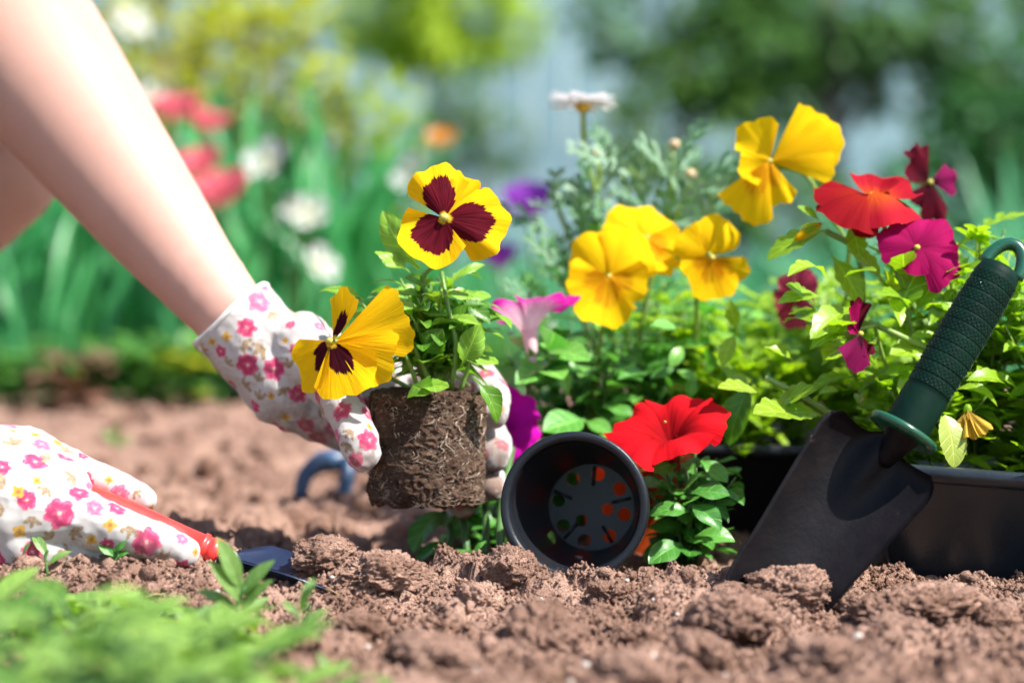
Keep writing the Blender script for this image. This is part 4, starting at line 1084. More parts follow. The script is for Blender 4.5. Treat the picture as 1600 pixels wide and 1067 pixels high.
flower(pansy, P(518, 533, 1.545), n2, [
    dict(mat=M_yel, ang=18, L=128, half=30, k=0.7, off=-0.003, cup=0.0, ruffle=0.05, nwave=2, tilt=(0.45, 0.0, 0.3)),
    dict(mat=M_yel, ang=338, L=108, half=34, k=0.7, off=-0.002, cup=0.0, ruffle=0.07, tilt=(0.4, 0.0, 0.3)),
    dict(mat=M_yblot2, ang=74, L=84, half=34, k=0.8, off=-0.001, cup=0.1, ruffle=0.05, tilt=(-0.1, 0.2, 0)),
    dict(mat=M_yblot2, ang=298, L=96, half=48, k=0.55, off=0.0005, cup=0.0, ruffle=0.08, tilt=(0.45, 0.05, 0.3)),
    dict(mat=M_yblot2, ang=228, L=92, half=50, k=0.6, off=0.002, cup=0.05, ruffle=0.07, tilt=(-0.15, 0.0, 0))],
    1.545, M_eye, M_pstem, [P(545, 560, 1.57), P(600, 585, 1.585), P(650, 612, 1.595)], 0.0016, seed=2, eye=0.0026)
# a closed bud with pale sepals
V, Fc = blob_geo(P(536, 470, 1.58), 0.0035, 0.0035, 0.007, 8, 8, Matrix.Rotation(0.6, 3, 'Y'))
add('bud', make_mesh('bud', V, Fc, M_pleaf2), pansy)

# ------------------------------------------------------------------ black nursery pot lying with its mouth to the camera
M_black = plain_mat('black_plastic', (0.006, 0.0075, 0.011), 0.38, (0.009, 0.011, 0.015), 30, 0.0003, 500, spec=0.4, dirt=(0.16, 0.105, 0.08), dirt_amt=-0.09)
def pot(name, rim_c, bot_c, r_rim, r_bot, mat, holes=True, lip=0.0065):
    ax = (bot_c - rim_c).normalized(); L = (bot_c - rim_c).length
    a = ax.orthogonal().normalized(); b = ax.cross(a)
    prof = [(r_rim - 0.0036, 0.0015), (r_rim - 0.0026, 0.0), (r_rim + 0.0012, -0.0006), (r_rim + 0.0024, 0.0010), (r_rim + 0.0022, lip), (r_rim - 0.0018, lip + 0.0006)]
    prof += [(r_rim - 0.0018 + (r_bot - r_rim) * t, lip + (L - lip - 0.002) * t) for t in np.linspace(0.1, 1, 8)]
    prof += [(r_bot - 0.003, L + 0.0005), (r_bot - 0.004, L - 0.0008)]
    inner = [(r_rim - 0.0036 + (r_bot - r_rim) * t, lip + (L - lip - 0.004) * t) for t in np.linspace(1, 0.0, 9)]
    prof += inner + [(r_rim - 0.0050, lip * 0.9), (r_rim - 0.0036, lip * 0.7), (r_rim - 0.0036, 0.0015)]
    V = []
    for rr_, z_ in prof:
        rr_, z_ = float(rr_), float(z_)
        for k in range(96):
            t = 2 * math.pi * k / 96
            V.append(rim_c + ax * z_ + rr_ * (math.cos(t) * a + math.sin(t) * b))
    root = empty(name, bot_c)
    add('wall', make_mesh('wall', V, grid_faces(len(prof), 96, True), mat), root)
    # floor with punched holes: triangulated disc minus circles
    bmm = bmesh.new()
    bmesh.ops.create_cone(bmm, cap_ends=True, segments=96, radius1=r_bot - 0.0036, radius2=r_bot - 0.0036, depth=0.0014)
    me = bpy.data.meshes.new('pot_floor'); bmm.to_mesh(me); bmm.free()
    o = bpy.data.objects.new('tmp_floor', me); COL.objects.link(o)
    cb = bmesh.new()
    hs = [(0.0235 * math.cos(t), 0.0235 * math.sin(t), 0.0046) for t in np.arange(0.2, 6.28, 6.2832 / 8).tolist()] + [(0.0115 * math.cos(t), 0.0115 * math.sin(t), 0.0042) for t in (0.9, 3.0)]
    for x, y, r in hs:
        bmesh.ops.create_cone(cb, cap_ends=True, segments=24, radius1=r, radius2=r, depth=0.02, matrix=Matrix.Translation((x, y, 0)))
    cm = bpy.data.meshes.new('tmp_cut'); cb.to_mesh(cm); cb.free()
    co = bpy.data.objects.new('tmp_cut', cm); COL.objects.link(co)
    md = o.modifiers.new('b', 'BOOLEAN'); md.operation = 'DIFFERENCE'; md.object = co; md.solver = 'EXACT'
    dg = bpy.context.evaluated_depsgraph_get()
    out = bpy.data.meshes.new_from_object(o.evaluated_get(dg))
    bpy.data.objects.remove(o); bpy.data.objects.remove(co)
    M = Matrix.Translation(bot_c - ax * 0.004) @ Matrix((a, b, ax)).transposed().to_4x4()
    out.transform(M); out.materials.clear(); out.materials.append(mat)
    add('pot_floor', out, root)
    # moulded ribs on the floor
    parts = []
    for k in range(5):
        t = 0.55 + k * 1.2566; d = math.cos(t) * a + math.sin(t) * b
        p0, p1 = bot_c - ax * 0.0047 + d * 0.015, bot_c - ax * 0.0047 + d * (r_bot - 0.005)
        parts.append(tube_geo([p0, p0.lerp(p1, .5), p1], 0.0013, 6))
    add('floor_rib', make_mesh('floor_rib', *merge(parts), mat), root)
    return root
rimc = P(897, 791, 1.535)
botc = rimc + Vector((0.0150, 0.088, -0.0125))
pt = pot('plant_pot', rimc, botc, 0.0470, 0.0335, M_black)
tag(pt, 'empty black plastic nursery pot lying on the soil with its mouth facing out', 'plant pot')
# bits of leaf and soil left in the pot
g = random.Random(5)
bit = empty('leaf_scrap', P(857, 847, 1.60)); tag(bit, 'scrap of bright green leaf inside the black pot', 'leaf')
put_leaf(bit, PLp[2], P(858, 860, 1.60), UP + 0.1 * RIGHT, -FWD, 0.014, 'leaf_blade')
V = I5 * (1 + 0.25 * fbm(I5[:, 0] * 2, I5[:, 1] * 2, I5[:, 2] * 2, 3, 77)[:, None]) * 0.0042 + np.array(P(905, 878, 1.59)[:])
tag(add('soil_lump', make_mesh('soil_lump', V, I5f, M_clod)), 'small pale lump of soil inside the black pot', 'soil clod')
# orange pot behind, seen through the drainage holes
M_orange = plain_mat('orange_plastic', (0.80, 0.13, 0.02), 0.45, (0.72, 0.10, 0.015), 30, trans=0.35)
op = empty('flowerpot', Vector((0.088, 1.70, 0.0)))
tag(op, 'orange plastic flowerpot behind the black pot, seen through the drainage holes', 'plant pot')
prof = [(0.030, 0.0), (0.041, 0.066), (0.046, 0.066), (0.0465, 0.082), (0.044, 0.082), (0.0395, 0.062), (0.0285, 0.004)]
V = [Vector((0.088 + r_ * math.cos(t), 1.700 + r_ * math.sin(t), -0.004 + z_)) for r_, z_ in prof for t in np.linspace(0, 6.2832, 48, endpoint=False).tolist()]
fcs = [tuple(q) for q in grid_faces(len(prof), 48, True)] + [tuple(range((len(prof) - 1) * 48, len(prof) * 48))]
add('pot_wall', make_mesh('pot_wall', V, fcs, M_orange), op)

# ------------------------------------------------------------------ trowel with green grip, stuck in the soil
M_grip = plain_mat('green_rubber', (0.0018, 0.012, 0.008), 0.55, (0.003, 0.018, 0.011), 60, 0.0002, 700, spec=0.08)
M_blade = plain_mat('black_steel', (0.0045, 0.004, 0.005), 0.45, (0.008, 0.0065, 0.0075), 50, 0.0005, 260, spec=0.13, metal=0.0, dirt=(0.13, 0.085, 0.07), dirt_amt=-0.035)
DT = 1.475
tr = empty('trowel', P(1240, 930, DT + 0.01)); tag(tr, 'black hand trowel with ribbed green grip stuck upright in the soil', 'trowel')
def lathe(path_a, path_b, prof, seg=40):
    ax = path_b - path_a; L = ax.length; ax = ax.normalized(); a = ax.orthogonal().normalized(); b = ax.cross(a)
    V = []
    for t, r in prof:
        for k in range(seg):
            p = 2 * math.pi * k / seg; V.append(path_a + ax * (L * t) + r * (math.cos(p) * a + math.sin(p) * b))
    return V, [tuple(q) for q in grid_faces(len(prof), seg, True)]
hA, hB = P(1416, 668, DT + 0.005), P(1566, 418, DT + 0.02)
prof = [(-0.02, 0.001), (-0.02, 0.0150), (0.0, 0.0150), (0.20, 0.0150)]
for k in range(11):
    t = 0.23 + 0.064 * k; r = 0.0141 + 0.0011 * math.sin(math.pi * (k + 1) / 12)
    prof += [(t, r - 0.0001), (t + 0.0025, r + 0.00012), (t + 0.004, r + 0.0002), (t + 0.010, r + 0.0002), (t + 0.054, r + 0.0002), (t + 0.060, r + 0.0002), (t + 0.0615, r + 0.00012)]
prof += [(0.95, 0.0142), (0.985, 0.0130), (1.0, 0.0105), (1.0, 0.001)]
add('grip', make_mesh('grip', *lathe(hA, hB, prof), M_grip), tr)
M_stud = plain_mat('grip_studs', (0.004, 0.022, 0.014), 0.2, (0.006, 0.03, 0.019), 60, spec=0.5)
ax = (hB - hA).normalized(); LL = (hB - hA).length; a_ = ax.orthogonal().normalized(); b_ = ax.cross(a_)
sp = []
g = random.Random(2)
for k in range(11):
    for q in range(4):
        t = 0.24 + 0.064 * k + 0.013 * q
        for j in range(26):
            p = 2 * math.pi * (j + 0.5 * (q % 2)) / 26
            c = hA + ax * (LL * t) + (0.0146 + 0.0011 * math.sin(math.pi * (k + 1) / 12)) * (math.cos(p) * a_ + math.sin(p) * b_)
            sp.append(c[:])
lv, lf = lumps(np.array(sp), np.full(len(sp), 0.00050), I1, I1f, 0.05, 3)
tag(add('stud', make_mesh('stud', lv, lf, M_stud), tr), kind='stuff')
prof = [(-0.05, 0.010), (-0.055, 0.0205), (-0.045, 0.0232), (-0.020, 0.0238), (-0.008, 0.0225), (0.0, 0.0155)]
M_coll = plain_mat('green_plastic', (0.006, 0.062, 0.030), 0.28, (0.008, 0.075, 0.036), 40, spec=0.6)
add('collar', make_mesh('collar', *lathe(hA, hB, prof, 56), M_coll), tr)
lp = []
side = (RIGHT * 0.86 + UP * 0.5).normalized(); side = (side - ax * side.dot(ax)).normalized()
for k in range(25):
    t = math.pi * k / 24; lp.append(hB - ax * 0.002 + side * (0.0115 * math.cos(t)) + ax * (0.019 * math.sin(t)))
V, Fc = tube_geo(lp, 0.0042, 10)
add('hanging_loop', make_mesh('hanging_loop', V, Fc, M_coll), tr)
# blade
top = P(1384, 694, DT + 0.005); bax = (P(1384 - 300 * 0.60, 694 + 300 * 0.80, DT - 0.012) - top).normalized()
bsd = (P(1470, 757, DT - 0.006) - P(1297, 632, DT + 0.004)); hw0 = bsd.length / 2; bsd = (bsd - bax * bsd.dot(bax)).normalized(); bnr = bax.cross(bsd)
if bnr.dot(FWD) < 0: bnr = -bnr
V, nu, nv = [], 25, 36
for side_ in (0, 1):
    for j in range(nv):
        t = j / (nv - 1)
        if t < 0.10: hw = hw0 * (0.80 + 0.20 * math.sqrt(max(0, 1 - (1 - t / 0.10) ** 2)))
        elif t < 0.62: hw = hw0 * (1 - 0.22 * (t - 0.10) / 0.52)
        else: hw = hw0 * 0.78 * math.sqrt(max(0.0, 1 - ((t - 0.62) / 0.38) ** 2)) + 0.0004
        dep = 0.021 * (1 - 0.35 * t)
        for i in range(nu):
            s = -1 + 2 * i / (nu - 1)
            cr = (1 - s * s) * dep * (hw / hw0)
            nk = 0.012 * math.exp(-(s / 0.22) ** 2) * math.exp(-(t / 0.22) ** 2)
            V.append(top + bax * (0.165 * t - 0.010 * math.exp(-(s / 0.3) ** 2) * (t < 0.3) * (1 - t / 0.3)) + bsd * (hw * s) + bnr * (cr - nk - 0.006) + bnr * (0.0018 * side_))
n0 = nu * nv
Fc = [tuple(q) for q in grid_faces(nv, nu)] + [tuple(n0 + i for i in q[::-1]) for q in grid_faces(nv, nu)]
for j in range(nv - 1):
    for i in (0, nu - 1): Fc.append((j * nu + i, (j + 1) * nu + i, n0 + (j + 1) * nu + i, n0 + j * nu + i))
for i in range(nu - 1):
    Fc.append((i, i + 1, n0 + i + 1, n0 + i))
add('blade', make_mesh('blade', V, Fc, M_blade), tr)
tube('neck', [hA, P(1402, 690, DT + 0.008), P(1378, 722, DT + 0.014)], 0.0145, 0.006, M_blade, tr, 10, 18)

# ------------------------------------------------------------------ trowel with red handle in the lower glove
M_red = plain_mat('red_plastic', (0.72, 0.045, 0.035), 0.32, (0.66, 0.035, 0.03), 40, spec=0.6)
M_navy = plain_mat('navy_steel', (0.010, 0.018, 0.045), 0.34, (0.014, 0.024, 0.06), 40, 0.0003, 300, spec=0.5, dirt=(0.17, 0.11, 0.085), dirt_amt=-0.09)
rt = empty('trowel', P(340, 862, 1.52)); tag(rt, 'small trowel with red handle and navy blade under the lower glove', 'trowel')
prof = [(0, 0.002), (0.0, 0.0085), (0.05, 0.010), (0.5, 0.0105), (0.8, 0.0088), (0.90, 0.0088), (0.905, 0.0100), (0.925, 0.0100), (0.93, 0.0088), (0.95, 0.0088), (0.955, 0.0098), (0.995, 0.0098), (1.0, 0.0085), (1.0, 0.002)]
add('handle', make_mesh('handle', *lathe(P(60, 748, 1.522), P(342, 866, 1.510), prof, 28), M_red), rt)
rax = (P(480, 905, 1.490) - P(342, 866, 1.512)).normalized(); rs = rax.cross(Vector((0, 0, 1))).normalized(); rn = rs.cross(rax).normalized()
r0_ = P(342, 866, 1.512); V = []
nu, nv = 15, 24
for side_ in (0, 1):
    for j in range(nv):
        t = j / (nv - 1); hw = 0.006 + 0.021 * min(1, t / 0.25) ** 0.8 if t < 0.25 else (0.027 if t < .6 else 0.027 * math.sqrt(max(0, 1 - ((t - .6) / .4) ** 2)) + .0003)
        for i in range(nu):
            s = -1 + 2 * i / (nu - 1)
            V.append(r0_ + rax * (0.090 * t) + rs * hw * s + rn * (0.012 * (s * s) * hw / 0.027 - 0.004 - 0.0015 * side_))
n0 = nu * nv
Fc = [tuple(q) for q in grid_faces(nv, nu)] + [tuple(n0 + i for i in q[::-1]) for q in grid_faces(nv, nu)]
for j in range(nv - 1):
    for i in (0, nu - 1): Fc.append((j * nu + i, (j + 1) * nu + i, n0 + (j + 1) * nu + i, n0 + j * nu + i))
add('blade', make_mesh('blade', V, Fc, M_navy), rt)

# ------------------------------------------------------------------ blue hand rake lying behind
ck = empty('hand_rake', ground_pt(530, 2.02)); tag(ck, 'blurred dark blue hand rake standing on the soil behind the glove', 'hand rake')
M_blue = plain_mat('blue_steel', (0.020, 0.050, 0.105), 0.4, (0.03, 0.065, 0.13), 40, spec=0.5)
def Pz(px, py, d): return P(px, py, d)
for px0, px1, dd in ((468, 500, 1.98), (535, 548, 2.0), (600, 600, 2.02)):
    tube('prong', [P(px1 + 12, 722, dd + 0.02), P(px1 - 2, 722, dd), P(px0 + 8, 745, dd - 0.01), P(px0, 778, dd - 0.015)], 0.0085, 0.006, M_blue, ck, 14, 10)
tube('crossbar', [P(498, 722, 2.0), P(560, 716, 2.02), P(615, 722, 2.04)], 0.0095, 0.0095, M_blue, ck, 10, 10)
tube('handle', [P(565, 716, 2.02), P(620, 735, 2.08), P(700, 740, 2.16)], 0.010, 0.014, M_blue, ck, 10, 12)

# ------------------------------------------------------------------ black trays
def rrect(w, l, r, n=6):
    out = []
    for cx, cy, a0 in ((w - r, l - r, 0), (-(w - r), l - r, 90), (-(w - r), -(l - r), 180), (w - r, -(l - r), 270)):
        for k in range(n + 1):
            a = R(a0 + 90 * k / n); out.append((cx + r * math.cos(a), cy + r * math.sin(a)))
    return out
M_tray = plain_mat('black_tray_plastic', (0.011, 0.017, 0.023), 0.33, (0.016, 0.023, 0.030), 20, 0.0003, 400, spec=0.5, dirt=(0.16, 0.105, 0.08), dirt_amt=-0.10)
def tray(center, yaw, w, l, h, label, roll=0.0, pitch=0.0, mat=M_black):
    M = Matrix.Translation(center) @ Matrix.Rotation(yaw, 4, 'Z') @ Matrix.Rotation(roll, 4, 'Y') @ Matrix.Rotation(pitch, 4, 'X')
    root = empty('plant_tray', center); tag(root, label, 'plant tray')
    loops = []
    for ins, z in [(0.030, 0.0), (0.022, 0.001), (0.019, 0.004), (0.002, h - 0.012), (0.0, h - 0.010), (-0.004, h - 0.009), (-0.005, h - 0.004), (-0.004, h), (0.000, h + 0.001), (0.003, h - 0.001), (0.005, h - 0.012), (0.021, 0.006), (0.032, 0.0045)]:
        loops.append([(x, y, z) for x, y in rrect(w / 2 - ins, l / 2 - ins, 0.022)])
    n = len(loops[0]); V = [M @ Vector(p) for lp_ in loops for p in lp_]
    Fc = [tuple(q) for q in grid_faces(len(loops), n, True)] + [tuple(range(n))[::-1], tuple(range((len(loops) - 1) * n, len(loops) * n))]
    add('tray_shell', make_mesh('tray_shell', V, Fc, mat), root)
    return root, M
def tray_soil(M, w, l, z, seed, label):
    xs = np.linspace(-w / 2 + 0.012, w / 2 - 0.012, 70); ys = np.linspace(-l / 2 + 0.012, l / 2 - 0.012, 70)
    X, Y = np.meshgrid(xs, ys); Z = z + 0.004 * fbm(X * 50, Y * 50, 0, 4, seed) + 0.002 * fbm(X * 200, Y * 200, 0, 2, seed + 3)
    V = [M @ Vector(p) for p in np.stack([X, Y, Z], -1).reshape(-1, 3)]
    o = add('potting_soil', make_mesh('potting_soil', V, grid_faces(70, 70), M_peat)); tag(o, label, 'soil', None, 'stuff')
tA, MA = tray(Vector((0.222, 1.845, 0.0)), R(-8), 0.235, 0.21, 0.072, 'long black plastic seedling tray behind the black trowel blade')
tray_soil(MA, 0.235, 0.21, 0.056, 3, 'dark potting soil filling the tray behind the trowel')
tB, MB = tray(Vector((0.385, 1.612, -0.008)), R(-12), 0.27, 0.20, 0.084, 'black plastic tray with lit front beside the trowel', roll=R(3.0), mat=M_tray)
tray_soil(MB, 0.27, 0.20, 0.050, 5, 'dark potting soil filling the tray beside the trowel')
M_grey = plain_mat('grey_plastic', (0.16, 0.19, 0.20), 0.4, (0.20, 0.23, 0.24), 40, spec=0.5)
sq, MS = tray(P(1492, 742, 1.615) - Vector((0, -0.03, 0.045)), R(-12), 0.062, 0.062, 0.055, 'small grey square pot inside the tray beside the trowel', mat=M_grey)

# ------------------------------------------------------------------ plants behind the pot and in the trays
M_tleaf = leaf_mat('tray_pansy_leaf', (0.20, 0.38, 0.014), (0.36, 0.54, 0.025), 0.45, 0.36, 5)
M_tstem = leaf_mat('tray_pansy_stem', (0.20, 0.32, 0.06), (0.28, 0.40, 0.08), 0.15, 0.4, 0)
M_bleaf = leaf_mat('bluegreen_leaf', (0.08, 0.30, 0.045), (0.22, 0.48, 0.08), 0.28, 0.34, 5, tcol=(1.1, 1.5, 0.8))
M_silver = leaf_mat('silvery_leaf', (0.10, 0.26, 0.12), (0.30, 0.43, 0.30), 0.25, 0.5, 0)
M_peleaf = leaf_mat('petunia_leaf', (0.055, 0.22, 0.03), (0.11, 0.34, 0.045), 0.28, 0.38, 5)
M_orl = petal_mat('yellow_petal_whiskers', (0.88, 0.53, 0.004), (0.86, 0.46, 0.004), None, lines=(0.42, 0.085, 0.003), trans=0.4, eye=(0.85, 0.40, 0.01), streak=0.24)
M_pet = petal_mat('yellow_petal_plain', (0.88, 0.55, 0.004), (0.86, 0.50, 0.004), None, trans=0.42, streak=0.24)
M_red = petal_mat('scarlet_petal', (0.26, 0.005, 0.010), (0.30, 0.015, 0.006), (0.13, 0.004, 0.006), 0.25, 0.3, trans=0.35, streak=0.35)
M_redor = petal_mat('scarlet_orange_petal', (0.36, 0.008, 0.020), (0.50, 0.075, 0.005), None, trans=0.28, streak=0.5)
M_mar = petal_mat('maroon_petal', (0.085, 0.003, 0.012), (0.04, 0.002, 0.007), None, trans=0.3)
M_mag = petal_mat('magenta_pansy_petal', (0.38, 0.005, 0.095), (0.25, 0.003, 0.06), None, trans=0.4, streak=0.5)
M_purp = petal_mat('plum_petal', (0.19, 0.006, 0.065), (0.11, 0.004, 0.035), (0.05, 0.004, 0.02), 0.35, 0.3, trans=0.35, streak=0.5)
M_pmag = petal_mat('magenta_petunia_petal', (0.62, 0.006, 0.40), (0.50, 0.005, 0.33), None, trans=0.35, rough=0.6)
M_ppink = petal_mat('pink_petunia_petal', (0.82, 0.03, 0.50), (0.85, 0.62, 0.66), None, trans=0.4)
M_pred = petal_mat('red_petunia_petal', (0.62, 0.006, 0.012), (0.30, 0.003, 0.006), None, trans=0.25, rough=0.55, streak=0.3)

TL = [leaf_mesh('viola_leaf', M_tleaf, W=w, peak=0.5, tip=0.8, fold=f, droop=dr, serr=0.28, nser=4, petiole=0.1, pw=0.03, seed=s, nu=7, nv=14)
      for s, (w, f, dr) in enumerate([(0.34, 0.3, 0.6), (0.28, 0.4, 1.0), (0.42, 0.25, 0.4), (0.25, 0.5, 1.3)])]
TLL = [lobed_mesh('viola_stipule', M_tleaf, 3, 0.34, 0.12, 0.35, s, False, 35) for s in range(2)]
BLv = [leaf_mesh('petunia_leaf', M_bleaf, W=w, peak=0.5, tip=0.8, fold=0.25, droop=dr, seed=s, nu=7, nv=10, petiole=0.08, pw=0.04) for s, (w, dr) in enumerate([(0.50, 0.5), (0.42, 0.8), (0.58, 0.3)])]
PEL = [leaf_mesh('petunia_leaf', M_peleaf, W=w, peak=0.48, tip=0.72, fold=f, droop=dr, seed=s + 5, nu=9, nv=13, petiole=0.08, pw=0.05, wave=0.1) for s, (w, f, dr) in enumerate([(0.50, 0.22, 0.5), (0.45, 0.3, 0.9), (0.56, 0.15, 0.2)])]
SI = [lobed_mesh('daisy_leaf', M_silver, 3, 0.36, 0.085, 0.3, s, True, 42) for s in range(3)]
LB = [lobed_mesh('daisy_leaf', M_bleaf, 4, 0.30, 0.06, 0.3, s + 4, True, 42) for s in range(2)]
TW = [M_tleaf]

def plant(name, label, cat, base):
    r = empty(name, base); tag(r, label, cat, None); return r
def front(rx=0.0, u=0.0, f=1.0): return (-FWD * f + RIGHT * rx + UP * u)

# daisy with silvery cut leaves
dz = P(912, 640, 1.90); dz.z = 0.0
da = plant('daisy_plant', 'tall white daisy with silvery cut leaves standing above the pansies', 'daisy', dz)
dc = P(911, 164, 1.83)
dn = (UP * 1.0 - FWD * -0.06 + RIGHT * 0.03)
M_ray = petal_mat('white_daisy_petal', (0.82, 0.80, 0.80), (0.82, 0.80, 0.80), None, trans=0.3, streak=0.06)
M_disc = plain_mat('daisy_disc', (0.62, 0.36, 0.02), 0.7, (0.50, 0.30, 0.02), 300, 0.001, 900)
V, Fc = merge([blob_geo(dc + dn * 0.002, 0.0085, 0.0085, 0.0035, 20, 10, dn.to_track_quat('Z', 'Y').to_matrix(), 0.05), blob_geo(dc - dn * 0.0025, 0.0062, 0.0062, 0.0040, 16, 8, dn.to_track_quat('Z', 'Y').to_matrix())])
head = add('flower', make_mesh('flower', V, Fc, M_disc), da)
rayg = leaf_geo(W=0.34, peak=0.58, tip=0.55, nu=5, nv=8, fold=0.1, droop=0.32)
a0 = dn.orthogonal().normalized()
for k in range(34):
    d = Matrix.Rotation(k * 2 * math.pi / 17 + (k >= 17) * 0.18 + rng.uniform(-.06, .06), 3, dn.normalized()) @ a0
    M = place(dc + d * 0.007, d + dn.normalized() * (rng.uniform(0.30, 0.55) if k >= 17 else rng.uniform(0.0, 0.22)), dn, (0.024, 0.0225 * rng.uniform(0.9, 1.08), 0.0225))
    add('petal', make_mesh('petal', [M @ Vector(v) for v in rayg[0]], rayg[1], M_ray, rayg[2]), head)
tube('flower_stem', [dc - dn * 0.004, P(914, 240, 1.835), P(935, 330, 1.84), P(930, 480, 1.86), dz], 0.0022, 0.0030, M_tstem, da, 18, 8)
for pts in [[(1050, 238, 1.84), (1045, 330, 1.85), (1020, 430, 1.87), (960, 640, 1.89)], [(933, 255, 1.85), (938, 330, 1.86), (930, 480, 1.88)], [(1078, 285, 1.84), (1055, 340, 1.85), (1040, 420, 1.87)], [(870, 320, 1.85), (905, 420, 1.87), (920, 560, 1.89)]]:
    tube('stem', [P(*p) for p in pts], 0.0020, 0.0028, M_tstem, da, 12, 7)
M_bud = plain_mat('daisy_bud', (0.50, 0.33, 0.22), 0.6, (0.35, 0.30, 0.12), 300)
for px, py in ((1054, 226), (933, 243), (1078, 272)):
    V, Fc = blob_geo(P(px, py, 1.84), 0.005, 0.005, 0.0042, 12, 8); add('bud', make_mesh('bud', V, Fc, M_bud), da)
g = random.Random(77)
for k in range(66):
    if k < 30: cx, cy, sx = g.uniform(950, 1110), g.uniform(245, 400), (1035, 420)
    elif k < 48: cx, cy, sx = g.uniform(860, 950), g.uniform(290, 470), (915, 440)
    else: cx, cy, sx = g.uniform(840, 1060), g.uniform(420, 600), (940, 560)
    b = P(cx, cy, 1.84 + g.uniform(-.03, .05))
    dr = Vector((cx - sx[0], 0, 0)) / 120 + Vector((g.uniform(-.4, .4), g.uniform(-.7, .4), g.uniform(0.1, 0.9)))
    put_leaf(da, g.choice(SI if k < 48 else LB + SI[:1]), b, dr, Vector((0, -.7, .6)), g.uniform(0.030, 0.050))
for a, b in [((1090, 300, 1.83), (1148, 296, 1.82)), ((880, 330, 1.84), (833, 312, 1.83)), ((1040, 350, 1.82), (1115, 352, 1.80)), ((1060, 300, 1.84), (1010, 218, 1.83)), ((1010, 330, 1.83), (965, 290, 1.82)), ((1030, 300, 1.84), (1060, 240, 1.83))]:
    leaf_px(da, SI[0], a, b, 1.0, Vector((0, -.5, 1)))

# yellow pansies
def yplant(label, base): return plant('pansy_plant', label, 'pansy', base)
yb = gp(905, 1.775, 0.0)
y1 = yplant('bushy yellow pansy plant behind the black pot with two overlapping flowers', yb)
bush(y1, yb, 0.170, 0.066, 24, 10, BLv + [PEL[0]], M_gst, (0.028, 0.046), 201, upb=0.3, r=0.0016, t0=0.08, lean=(0.0, 0))
bush(y1, yb + Vector((.045, .01, 0)), 0.185, 0.055, 18, 9, BLv + LB, M_gst, (0.028, 0.048), 202, upb=0.3, r=0.0016, t0=0.15)
n_ = front(-0.15, 0.1)
DY = 1.70
flower(y1, P(952, 432, DY), n_, [
    dict(mat=M_pet, ang=122, L=84, half=54, k=0.5, off=-0.007, cup=-0.22, ruffle=0.08),
    dict(mat=M_pet, ang=58, L=84, half=54, k=0.5, off=-0.005, cup=-0.22, ruffle=0.08),
    dict(mat=M_orl, ang=193, L=66, half=44, k=0.5, off=0.0, cup=0.10, ruffle=0.10),
    dict(mat=M_orl, ang=342, L=64, half=44, k=0.5, off=0.0005, cup=0.10, ruffle=0.10),
    dict(mat=M_orl, ang=266, L=82, half=46, k=0.4, off=0.004, cup=0.18, ruffle=0.08)],
    DY, M_eye, M_tstem, [P(945, 480, 1.73), P(930, 600, 1.76), yb], 0.0018, seed=11)
flower(y1, P(1010, 372, DY + 0.03), front(0.25, 0.35), [
    dict(mat=M_pet, ang=130, L=72, half=55, k=0.5, off=-0.006, cup=-0.22, ruffle=0.08),
    dict(mat=M_pet, ang=60, L=64, half=55, k=0.5, off=-0.004, cup=-0.22, ruffle=0.08),
    dict(mat=M_orl, ang=200, L=60, half=45, k=0.6, cup=0.0, ruffle=0.07),
    dict(mat=M_orl, ang=345, L=58, half=42, k=0.6, cup=0.1, ruffle=0.07),
    dict(mat=M_orl, ang=290, L=72, half=26, k=0.6, off=0.002, cup=0.2, ruffle=0.06)],
    DY + 0.03, M_eye, M_tstem, [P(1015, 440, 1.76), P(985, 600, 1.78), yb + Vector((.03, 0, 0))], 0.0018, seed=12)
tb = MA @ Vector((-0.088, -0.03, 0.055))
y2 = yplant('yellow pansy plant in the tray with a single drooping flower', tb)
bush(y2, tb, 0.135, 0.052, 18, 10, TL + TLL + [BLv[0]], M_tstem, (0.036, 0.058), 203, upb=0.4, r=0.0014, t0=0.1)
flower(y2, P(1112, 402, DY), front(0.25, -0.25), [
    dict(mat=M_pet, ang=142, L=58, half=55, k=0.5, off=-0.006, cup=-0.18, ruffle=0.07),
    dict(mat=M_pet, ang=68, L=64, half=60, k=0.45, off=-0.005, cup=-0.18, ruffle=0.07),
    dict(mat=M_orl, ang=212, L=52, half=42, k=0.6, cup=0.0, ruffle=0.07),
    dict(mat=M_orl, ang=322, L=66, half=40, k=0.6, cup=0.05, ruffle=0.07),
    dict(mat=M_orl, ang=276, L=68, half=52, k=0.45, off=0.002, cup=0.05, ruffle=0.06)],
    DY, M_eye, M_tstem, [P(1090, 440, 1.74), P(1085, 560, 1.78), tb], 0.0018, seed=13)
tb = MA @ Vector((0.0, 0.04, 0.055))
y3 = yplant('tall yellow pansy held up on a long stem seen from the side', tb)
bush(y3, tb, 0.135, 0.05, 15, 10, TL + TLL, M_tstem, (0.036, 0.058), 204, upb=0.4, r=0.0014, t0=0.1, lean=(0.0, -.01))
DZ = 1.69
